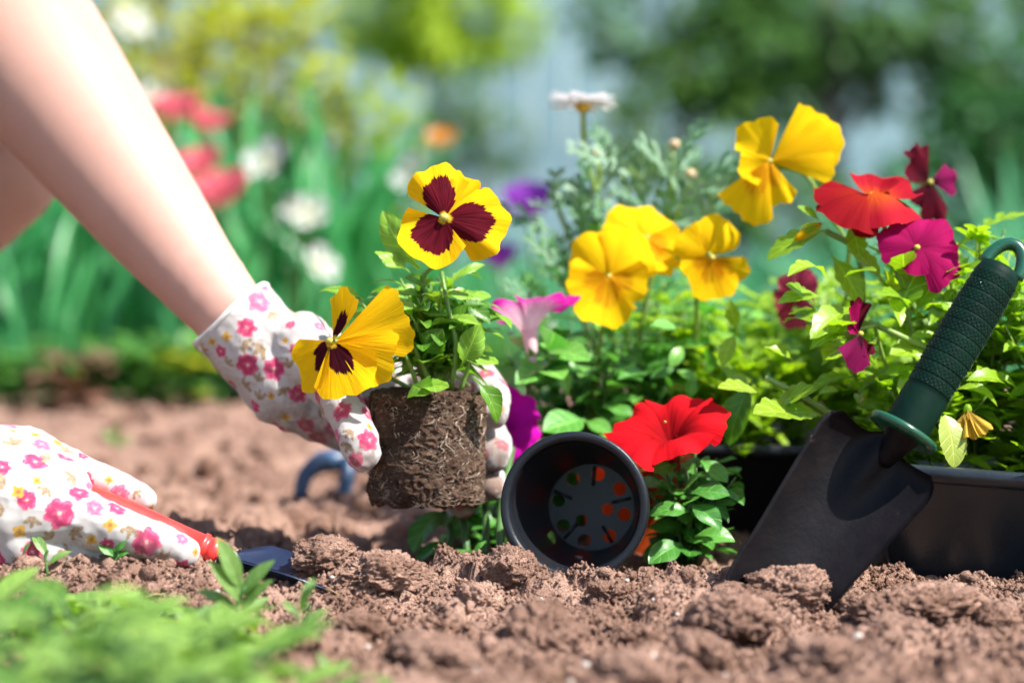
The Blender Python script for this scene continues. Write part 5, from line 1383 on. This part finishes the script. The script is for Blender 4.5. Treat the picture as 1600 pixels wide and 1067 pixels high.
flower(y3, P(1203, 252, DZ), front(-0.35, 0.1), [
    dict(mat=M_pet, ang=30, L=114, half=38, k=0.5, off=-0.004, cup=-0.12, ruffle=0.03, nwave=2),
    dict(mat=M_pet, ang=12, L=104, half=34, k=0.6, off=-0.003, cup=-0.05, ruffle=0.03, nwave=2),
    dict(mat=M_pet, ang=118, L=70, half=44, k=0.5, cup=0.15, ruffle=0.08, off=0.001),
    dict(mat=M_orl, ang=288, L=70, half=24, k=0.6, off=-0.001, cup=-0.1, ruffle=0.05),
    dict(mat=M_pet, ang=205, L=48, half=46, k=0.5, off=0.002, cup=0.25, ruffle=0.06),
    dict(mat=M_orl, ang=242, L=100, half=32, k=0.4, off=0.004, cup=-0.15, ruffle=0.05, nwave=2)],
    DZ, M_eye, M_tstem, [P(1225, 262, DZ + 0.012), P(1258, 272, DZ + 0.02), P(1285, 320, 1.715), P(1330, 430, 1.74), tb], 0.0019, seed=14, sepal=0.014)

# red, maroon, magenta and plum pansies in the trays
tb = MB @ Vector((-0.060, 0.030, 0.05))
r1 = plant('pansy_plant', 'scarlet pansy plant with orange centred flower seen edge on', 'pansy', tb)
bush(r1, tb, 0.195, 0.058, 20, 12, TL + TLL, M_tstem, (0.038, 0.062), 205, upb=0.45, r=0.0015, t0=0.1, lean=(-0.015, -.005))
DR = 1.62
flower(r1, P(1362, 308, DR), (UP * 0.90 - FWD * 0.40 + RIGHT * 0.08), [
    dict(mat=M_redor, ang=70, L=58, half=56, k=0.35, off=0.0, cup=0.30, ruffle=0.10, nwave=2),
    dict(mat=M_red, ang=160, L=88, half=50, k=0.35, off=0.0, cup=-0.05, ruffle=0.11, nwave=2),
    dict(mat=M_redor, ang=14, L=78, half=54, k=0.3, off=0.001, cup=0.10, ruffle=0.12, nwave=3),
    dict(mat=M_red, ang=212, L=92, half=50, k=0.3, off=0.002, cup=-0.30, ruffle=0.10, nwave=2),
    dict(mat=M_redor, ang=292, L=84, half=66, k=0.25, off=0.0035, cup=-0.28, ruffle=0.10, nwave=3)],
    DR, M_eye, M_tstem, [P(1380, 350, DR), P(1405, 440, 1.615), P(1440, 560, 1.62), tb], 0.0019, seed=15)
petal('petal', add('flower_bud', make_mesh('flower_bud', *blob_geo(P(1352, 345, DR), .004, .004, .005), M_tleaf), r1), M_red, P(1352, 335, DR - .004), front(0, .2), UP, 270, PX(38, DR), half=48, k=0.5, cup=-0.1, seed=3)
for a, b in [((1290, 360, 1.62), (1192, 396, 1.62)), ((1330, 350, 1.63), (1345, 400, 1.61)), ((1280, 345, 1.62), (1248, 318, 1.62)), ((1400, 500, 1.60), (1440, 400, 1.6)), ((1430, 490, 1.60), (1470, 420, 1.6)), ((1300, 400, 1.63), (1350, 470, 1.61)), ((1380, 440, 1.62), (1330, 380, 1.62))]:
    leaf_px(r1, TL[2], a, b, 1.15, Vector((0, -.6, 1)))
for pts in [[(1290, 360, 1.63), (1340, 400, 1.63), (1350, 520, 1.64)], [(1260, 500, 1.63), (1290, 520, 1.625), (1340, 590, 1.63)], [(1195, 590, 1.60), (1245, 615, 1.60), (1300, 650, 1.62)], [(1350, 500, 1.60), (1400, 522, 1.59), (1450, 545, 1.60)]]:
    tube('stem', [P(*p) for p in pts], 0.0020, 0.0024, M_tstem, r1, 12, 7)
V, Fc = blob_geo(P(1262, 362, 1.615), 0.0034, 0.0034, 0.011, 10, 8, Matrix.Rotation(1.0, 3, 'Y'), 0.06); add('bud', make_mesh('bud', V, Fc, M_pet), r1)
for q in (-1, 0, 1): leaf_px(r1, TL[1], (1283, 352 + 4 * q, 1.612), (1246, 362 + 9 * q, 1.610), 0.5, Vector((0.2 * q, -1, .4)))

tb = MB @ Vector((0.03, 0.075, 0.05))
r2 = plant('viola_plant', 'dark maroon viola rising behind the scarlet pansy', 'viola', tb)
bush(r2, tb, 0.165, 0.05, 14, 10, TL + TLL, M_tstem, (0.038, 0.062), 206, upb=0.45, r=0.0014, t0=0.1)
flower(r2, P(1452, 285, 1.72), front(0.35, 0.1), [
    dict(mat=M_mar, ang=105, L=62, half=22, k=0.6, off=-0.002, cup=-0.1, ruffle=0.08),
    dict(mat=M_mar, ang=140, L=48, half=42, k=0.6, off=-0.001, cup=0.1, ruffle=0.08),
    dict(mat=M_mag if False else M_purp, ang=8, L=52, half=36, k=0.6, cup=-0.1, ruffle=0.07),
    dict(mat=M_mar, ang=240, L=44, half=36, k=0.6, cup=-0.1, ruffle=0.07),
    dict(mat=M_mar, ang=280, L=62, half=32, k=0.6, off=0.001, cup=-0.1, ruffle=0.08)],
    1.72, M_eye, M_tstem, [P(1425, 280, 1.735), P(1400, 330, 1.74), P(1440, 500, 1.74), tb], 0.0016, seed=16, sepal=0.013)

tb = MB @ Vector((0.0, -0.01, 0.05))
r3 = plant('pansy_plant', 'magenta pansy plant in the tray close to the green grip', 'pansy', tb)
bush(r3, tb, 0.170, 0.06, 18, 12, TL + TLL, M_tstem, (0.038, 0.062), 207, upb=0.45, r=0.0014, t0=0.1)
flower(r3, P(1432, 388, 1.595), front(0.1, 0.35), [
    dict(mat=M_mag, ang=75, L=54, half=60, k=0.5, off=-0.002, cup=-0.1, ruffle=0.1),
    dict(mat=M_mag, ang=25, L=72, half=52, k=0.5, off=-0.001, cup=-0.1, ruffle=0.1),
    dict(mat=M_mag, ang=160, L=62, half=46, k=0.5, cup=-0.1, ruffle=0.1),
    dict(mat=M_mag, ang=325, L=78, half=40, k=0.5, cup=-0.1, ruffle=0.1),
    dict(mat=M_mag, ang=270, L=46, half=50, k=0.5, off=0.001, cup=-0.1, ruffle=0.1)],
    1.595, M_eye, M_tstem, [P(1430, 430, 1.65), P(1440, 560, 1.65), tb], 0.0017, seed=17)
tb = MA @ Vector((0.045, -0.03, 0.055))
r4 = plant('pansy_plant', 'rose pink pansy flower turned away, behind the plum viola', 'pansy', tb)
bush(r4, tb, 0.140, 0.055, 16, 10, TL + TLL, M_tstem, (0.034, 0.054), 208, upb=0.45, r=0.0014, t0=0.1)
M_rose = petal_mat('rose_petal', (0.42, 0.045, 0.10), (0.32, 0.025, 0.06), None, trans=0.4, streak=0.3)
flower(r4, P(1240, 458, 1.76), front(-0.7, -0.1, 0.8), [
    dict(mat=M_rose, ang=40, L=46, half=50, k=0.5, off=-0.001, cup=-0.1, ruffle=0.08),
    dict(mat=M_rose, ang=140, L=36, half=50, k=0.5, cup=-0.1, ruffle=0.08),
    dict(mat=M_rose, ang=215, L=44, half=44, k=0.5, cup=-0.1, ruffle=0.08),
    dict(mat=M_rose, ang=265, L=58, half=44, k=0.5, off=0.001, cup=-0.1, ruffle=0.08),
    dict(mat=M_rose, ang=320, L=40, half=44, k=0.5, off=0.001, cup=-0.1, ruffle=0.08)],
    1.76, M_eye, M_tstem, [P(1265, 470, 1.775), P(1280, 560, 1.79), tb], 0.0016, seed=18)
tb = MB @ Vector((-0.10, -0.015, 0.05))
r5 = plant('viola_plant', 'small plum viola flower hanging sideways among the bright leaves', 'viola', tb)
bush(r5, tb, 0.110, 0.052, 20, 10, TL + TLL + TLL, M_tstem, (0.030, 0.048), 209, upb=0.4, r=0.0014, t0=0.1)
flower(r5, P(1342, 522, 1.575), front(0.75, 0.15, 0.9), [
    dict(mat=M_mar, ang=82, L=56, half=28, k=0.6, off=-0.001, cup=0.1, ruffle=0.08),
    dict(mat=M_mag, ang=112, L=50, half=24, k=0.6, cup=0.25, ruffle=0.08),
    dict(mat=M_mag, ang=150, L=30, half=30, k=0.6, cup=0.1, ruffle=0.07),
    dict(mat=M_mar, ang=300, L=40, half=30, k=0.6, cup=0.1, ruffle=0.07),
    dict(mat=M_purp, ang=248, L=60, half=44, k=0.5, off=0.002, cup=-0.1, ruffle=0.08)],
    1.575, M_eye, M_tstem, [P(1362, 510, 1.585), P(1375, 540, 1.60), tb], 0.0014, seed=19)
fill = [((0.085, -0.02), 0.075, 'leafy green pansy without flowers at the end of the tray', 210), ((0.05, -0.065), 0.05, 'low leafy pansy at the front of the tray beside the collar', 211), ((0.10, 0.05), 0.09, 'leafy pansy without flowers behind the trowel grip', 212)]
for (x, y), h, lab, s in fill:
    tb = MB @ Vector((x, y, 0.05)); r6 = plant('pansy_plant', lab, 'pansy', tb)
    bush(r6, tb, h * 1.4, 0.058, 18, 10, TL + TLL, M_tstem, (0.036, 0.058), s, upb=0.4, r=0.0014, t0=0.1)
    if s == 211:
        leaf_px(r6, leaf_mesh('broad_leaf', leaf_mat('yellowing_leaf', (0.30, 0.38, 0.05), (0.36, 0.44, 0.08), 0.3, 0.42, 6), W=0.62, peak=0.5, tip=0.6, fold=0.12, droop=0.5, serr=0.1, nser=8, nv=18), (1476, 648, 1.555), (1500, 728, 1.54), 0.95, Vector((.5, -1, .6)))
        M_wilt = petal_mat('wilted_yellow_petal', (0.62, 0.42, 0.06), (0.50, 0.30, 0.05), None, trans=0.4, streak=0.4)
        wb = add('wilted_flower', make_mesh('wilted_flower', *blob_geo(P(1512, 640, 1.56), 0.003, 0.003, 0.004), M_tleaf), r6)
        for q, an in enumerate((250, 280, 305)): petal('petal', wb, M_wilt, P(1512, 640, 1.558 - .002 * q), front(0.1 * q - .1, 0.1), UP, an, PX(46, 1.56), half=24, k=0.5, cup=0.25, ruffle=0.22, nwave=3, seed=q)
tb = MA @ Vector((0.085, -0.06, 0.055)); r7 = plant('pansy_plant', 'leafy pansy without flowers behind the corner of the trowel blade', 'pansy', tb)
bush(r7, tb, 0.090, 0.05, 16, 10, TL + TLL + TLL, M_tstem, (0.030, 0.046), 213, upb=0.4, r=0.0014, t0=0.1)
tb = MA @ Vector((-0.04, -0.07, 0.055)); r8 = plant('pansy_plant', 'leafy pansy without flowers above the red petunia', 'pansy', tb)
bush(r8, tb, 0.100, 0.05, 16, 10, TL + TLL + TLL, M_tstem, (0.030, 0.046), 214, upb=0.4, r=0.0014, t0=0.1)
leaf_px(r8, PL[1], (1180, 590, 1.66), (1128, 690, 1.64), 0.9, Vector((-.4, -1, .3)))
leaf_px(r8, TL[0], (1150, 520, 1.66), (1125, 570, 1.65), 1.3, Vector((-.4, -1, .3)))
leaf_px(r8, TL[0], (1152, 515, 1.66), (1138, 470, 1.65), 1.3, Vector((-.4, -1, .3)))

# larger leaves and pale runners on the near side of the trays
gq = random.Random(44)
for k in range(46):
    x0 = gq.uniform(1140, 1590); y0 = gq.uniform(450, 660) if x0 < 1290 or x0 > 1480 else gq.uniform(430, 600)
    own = r8 if x0 < 1190 else r5 if x0 < 1330 else r1 if x0 < 1430 else r3
    dd = 1.70 if x0 < 1190 else 1.585 if x0 < 1480 else 1.575
    an = gq.uniform(-0.6, 3.7); L_ = gq.uniform(45, 85)
    leaf_px(own, gq.choice(TL + [TL[2], TL[0]]), (x0, y0, dd + gq.uniform(0, .03)), (x0 + math.cos(an) * L_, y0 - math.sin(an) * L_ * 0.8, dd + gq.uniform(-.03, .015)), 1.15, Vector((gq.uniform(-.4, .5), -.7, 1)))

for k in range(34):
    x0 = gq.uniform(800, 1110); y0 = gq.uniform(500, 690) if x0 > 880 else gq.uniform(520, 585); an = gq.uniform(-0.5, 3.6); L_ = gq.uniform(36, 66); dd = 1.69 + gq.uniform(0, .03)
    leaf_px(y1, gq.choice(BLv + PEL[:1]), (x0, y0, dd), (x0 + math.cos(an) * L_, y0 - math.sin(an) * L_ * 0.8, dd + gq.uniform(-.035, .01)), 1.1, Vector((gq.uniform(-.3, .6), -.6, 1)))

# petunias
def petunia(root, c, n, L, d, mats, stem, seed=0, rot=0, half=39, tubecol=None, flare=0.62, cup=-0.12):
    c = Vector(c); n = n.normalized()
    dep = PX(L, d) * flare
    ps = [dict(mat=mats[k % len(mats)], ang=rot + 72 * k, L=L * (1 + 0.06 * math.sin(k * 2.3 + seed)), half=half, k=0.12, funnel=dep, r0=0.003, ruffle=0.09, nwave=3, cup=cup, off=0.0003 * (k % 2), notch=0.03) for k in range(5)]
    fl = flower(root, c, n, ps, d, M_eye, M_peleaf, None, sepal=0, eye=0.001, seed=seed)
    t0 = c - n * (dep * 0.75); t1 = c - n * (dep + 0.020)
    tube('corolla_tube', [t0, t0.lerp(t1, .5), t1], 0.0062, 0.0030, tubecol or mats[0], fl, 8, 12, False)
    sp = []
    a = n.orthogonal().normalized()
    for k in range(5):
        dd = Matrix.Rotation(k * 1.2566, 3, n) @ a; Vv, Ff, U = leaf_geo(W=0.3, nu=5, nv=6, droop=0.3, fold=0.2)
        M = place(t1, n * 0.9 + dd * 0.6, dd * -1 + n, 0.015); sp.append(([M @ Vector(v) for v in Vv], [tuple(x) for x in Ff]))
    add('calyx', make_mesh('calyx', *merge(sp), M_peleaf), fl)
    tube('flower_stem', [t1 + n * 0.002, t1 - n * 0.004] + [Vector(x) for x in stem], 0.0015, 0.0019, M_gst, root, 12, 7)
pb = gp(1075, 1.615, 0.0)
pr = plant('petunia_plant', 'red petunia with one wide open flower between pot and trowel', 'petunia', pb)
bush(pr, pb, 0.082, 0.036, 15, 8, PEL, M_gst, (0.020, 0.034), 301, upb=0.25, r=0.0016, t0=0.1)
for a, b in [((1075, 800, 1.58), (1015, 790, 1.57)), ((1080, 790, 1.58), (1130, 815, 1.56)), ((1080, 770, 1.58), (1140, 765, 1.57)), ((1065, 850, 1.58), (1015, 872, 1.56)), ((1070, 770, 1.58), (1085, 740, 1.565)), ((1085, 840, 1.58), (1150, 830, 1.57)), ((1095, 720, 1.60), (1140, 748, 1.59)), ((1070, 790, 1.565), (1090, 775, 1.55)), ((1060, 720, 1.6), (1020, 735, 1.59))]:
    leaf_px(pr, PEL[rng.randrange(3)], a, b, 1.2, Vector((rng.uniform(-.3, .3), -.7, 1)))
petunia(pr, P(1040, 662, 1.585), (UP * 0.90 - FWD * 0.50 - RIGHT * 0.24), 94, 1.585, [M_pred], [P(1075, 745, 1.60), pb], 1, rot=20, tubecol=petal_mat('red_tube', (0.30, 0.03, 0.03), (0.25, 0.03, 0.03)), flare=0.42)
mb = gp(800, 1.66, 0.0)
pm_ = plant('petunia_plant', 'magenta petunia beside the gloved fingertips', 'petunia', mb)
bush(pm_, mb + Vector((-0.02, 0.03, 0)), 0.05, 0.05, 12, 6, PEL, M_gst, (0.02, 0.034), 302, upb=0.25, r=0.0018, t0=0.1)
petunia(pm_, P(788, 668, 1.70), front(0.18, 0.1), 62, 1.70, [M_pmag], [P(790, 760, 1.73), mb], 2, rot=52, flare=0.4)
tube('stem', [P(782, 860, 1.60), P(783, 800, 1.63), P(800, 700, 1.68)], 0.0034, 0.0024, M_gst, pm_, 10, 8)
for a, b in [((700, 800, 1.66), (632, 842, 1.63)), ((715, 815, 1.66), (690, 800, 1.63)), ((745, 870, 1.62), (715, 850, 1.6)), ((760, 845, 1.61), (740, 868, 1.6)), ((700, 850, 1.64), (640, 870, 1.63))]:
    leaf_px(pm_, PEL[1], a, b, 1.2, Vector((-.3, -.5, 1)))
for pts in [[(700, 870, 1.64), (705, 830, 1.65), (690, 800, 1.66)], [(730, 872, 1.63), (725, 820, 1.64), (715, 790, 1.66)], [(755, 875, 1.62), (760, 820, 1.64), (755, 780, 1.66)]]:
    tube('stem', [P(*p) for p in pts], 0.0030, 0.0022, M_gst, pm_, 8, 8)
kb = gp(825, 1.74, 0.0)
pk = plant('petunia_plant', 'blurred pink and white petunia just behind the held pansy', 'petunia', kb)
bush(pk, kb, 0.09, 0.03, 8, 6, PEL, M_gst, (0.02, 0.034), 303, upb=0.3, r=0.0016, t0=0.1)
petunia(pk, P(822, 480, 1.70), (UP * 0.95 + FWD * 0.18 - RIGHT * 0.12), 80, 1.70, [M_ppink], [P(825, 600, 1.72), kb], 3, rot=10, flare=0.60, cup=-0.02)

# ------------------------------------------------------------------ weeds: blurred bank in front, sprouts in the soil
M_weed = leaf_mat('weed_leaf', (0.055, 0.16, 0.02), (0.30, 0.47, 0.09), 0.35, 0.45, 4)
M_weed2 = leaf_mat('sprout_leaf', (0.12, 0.25, 0.05), (0.20, 0.33, 0.09), 0.3, 0.45, 4)
WL = [leaf_mesh('weed_leaf', M_weed, W=w, peak=0.5, tip=0.8, fold=0.25, droop=dr, seed=s, nu=7, nv=10, serr=0.08, nser=4) for s, (w, dr) in enumerate([(0.40, 0.5), (0.34, 0.9), (0.5, 0.3)])]
SL = [leaf_mesh('sprout_leaf', M_weed2, W=w, peak=0.5, tip=0.8, fold=0.25, droop=dr, seed=s + 4, nu=7, nv=10) for s, (w, dr) in enumerate([(0.34, 0.4), (0.28, 0.7)])]
bank = [(15, 1.36, .026), (110, 1.35, .022), (190, 1.34, .024), (262, 1.31, .024), (330, 1.30, .024), (40, 1.22, .042), (135, 1.20, .042), (235, 1.20, .040), (320, 1.20, .030), (0, 1.06, .066), (100, 1.04, .070), (190, 1.05, .066), (275, 1.07, .056), (350, 1.08, .046), (150, 0.93, .088), (255, 0.95, .076), (50, 0.92, .090), (345, 0.98, .060), (-40, 1.27, .036), (420, 1.12, .026)]
rows = ['in the back row of the weed bank', 'in the middle of the weed bank', 'at the front of the weed bank']
for k, (px, d, h) in enumerate(bank):
    b = ground_pt(px, d); r = empty('weed', b)
    row = rows[0] if d > 1.28 else rows[1] if d > 1.15 else rows[2]
    cnt = sum(1 for q in bank[:k] if (0 if q[1] > 1.28 else 1 if q[1] > 1.15 else 2) == rows.index(row))
    nth = ['first', 'second', 'third', 'fourth', 'fifth', 'sixth', 'seventh', 'eighth', 'ninth', 'tenth', 'eleventh', 'twelfth'][cnt]
    tag(r, 'blurred low green weed ' + row + ', ' + nth + ' of its row', 'weed', 'weeds in the lower corner')
    bush(r, b - Vector((0, 0, .004)), h * 1.25, 0.036, 4, 4, WL, M_gst, (0.028, 0.052), 400 + k, upb=0.4, r=0.0012, t0=0.1)
def sprout(px, d, h, n, label, seed, leaves=None, size=(0.016, 0.026)):
    b = ground_pt(px, d); r = empty('weed_sprout', b); tag(r, label, 'weed', 'sprouts in the soil')
    gg = random.Random(seed)
    tube('stem', [b - Vector((0, 0, .004)), b + Vector((gg.uniform(-.003, .003), 0, h * .5)), b + Vector((gg.uniform(-.005, .005), 0, h * 0.8))], 0.0013, 0.0009, M_gst, r, 6, 6)
    for k in range(n):
        a = k * 2.4 + gg.random(); t = 0.25 + 0.6 * k / n
        put_leaf(r, gg.choice(leaves or SL), b + Vector((0, 0, h * t)), Vector((math.cos(a), math.sin(a) * .6, 0.45 + 1.3 * t)), Vector((0, -.6, .8)), gg.uniform(*size))
M_straw2 = plain_mat('dry_straw', (0.42, 0.30, 0.15), 0.8, (0.30, 0.2, 0.1), 200)
gq = random.Random(9); sp = []
for k in range(70):
    y_ = gq.uniform(1.2, 1.6); x_ = gq.uniform(-.23, .23) * y_; z_ = soil_z(x_, y_) + 0.0012; an_ = gq.uniform(0, 6.28); L_ = gq.uniform(.004, .014)
    p_ = Vector((x_, y_, z_)); q_ = p_ + Vector((math.cos(an_) * L_, math.sin(an_) * L_, gq.uniform(-.001, .005)))
    sp.append(tube_geo([p_, p_.lerp(q_, .5) + Vector((0, 0, .001)), q_], 0.0004, 4))
tag(add('plant_debris', make_mesh('plant_debris', *merge(sp), M_straw2)), 'scattered bits of straw and root on the soil', 'debris', None, 'stuff')
M_stone = plain_mat('pale_stone', (0.48, 0.42, 0.37), 0.8, (0.36, 0.31, 0.27), 200, 0.0005, 900)
py = np.array([gq.uniform(1.2, 1.6) for _ in range(60)]); px_ = np.array([gq.uniform(-.22, .22) for _ in range(60)]) * py
pz = np.array([soil_z(a_, b_) for a_, b_ in zip(px_, py)]) + 0.001
lv, lf = lumps(np.stack([px_, py, pz], -1), np.array([gq.uniform(.0014, .0032) for _ in range(60)]), I2, I2f, 0.12, 4)
tag(add('pebbles', make_mesh('pebbles', lv, lf, M_stone)), 'tiny pale stones scattered through the soil', 'stones', None, 'stuff')
sprout(372, 1.365, 0.038, 8, 'pale green sprout with upright leaves beside the navy blade', 1, None, (0.024, 0.036))
sprout(468, 1.30, 0.024, 4, 'yellow green sprout standing alone on bare soil', 2, None, (0.016, 0.024))
sprout(70, 1.455, 0.018, 2, 'single narrow leaf sprout in front of the lower glove', 3, None, (0.016, 0.02))
sprout(25, 1.46, 0.012, 3, 'short broad sprout at the edge beside the lower glove', 4, None, (0.012, 0.016))
sprout(175, 1.465, 0.010, 3, 'dark little sprout under the gloved finger', 5, [PEL[0], PEL[2]], (0.012, 0.016))
sprout(300, 1.30, 0.020, 6, 'small blurred sprout between the weeds and the tall sprout', 6)
sprout(515, 1.21, 0.006, 2, 'tiny blurred seedling flat on the soil near the lower edge', 7, None, (0.010, 0.014))
sprout(180, 2.35, 0.012, 3, 'tiny blurred seedling on the soil behind the lower glove', 8, None, (0.02, 0.028))
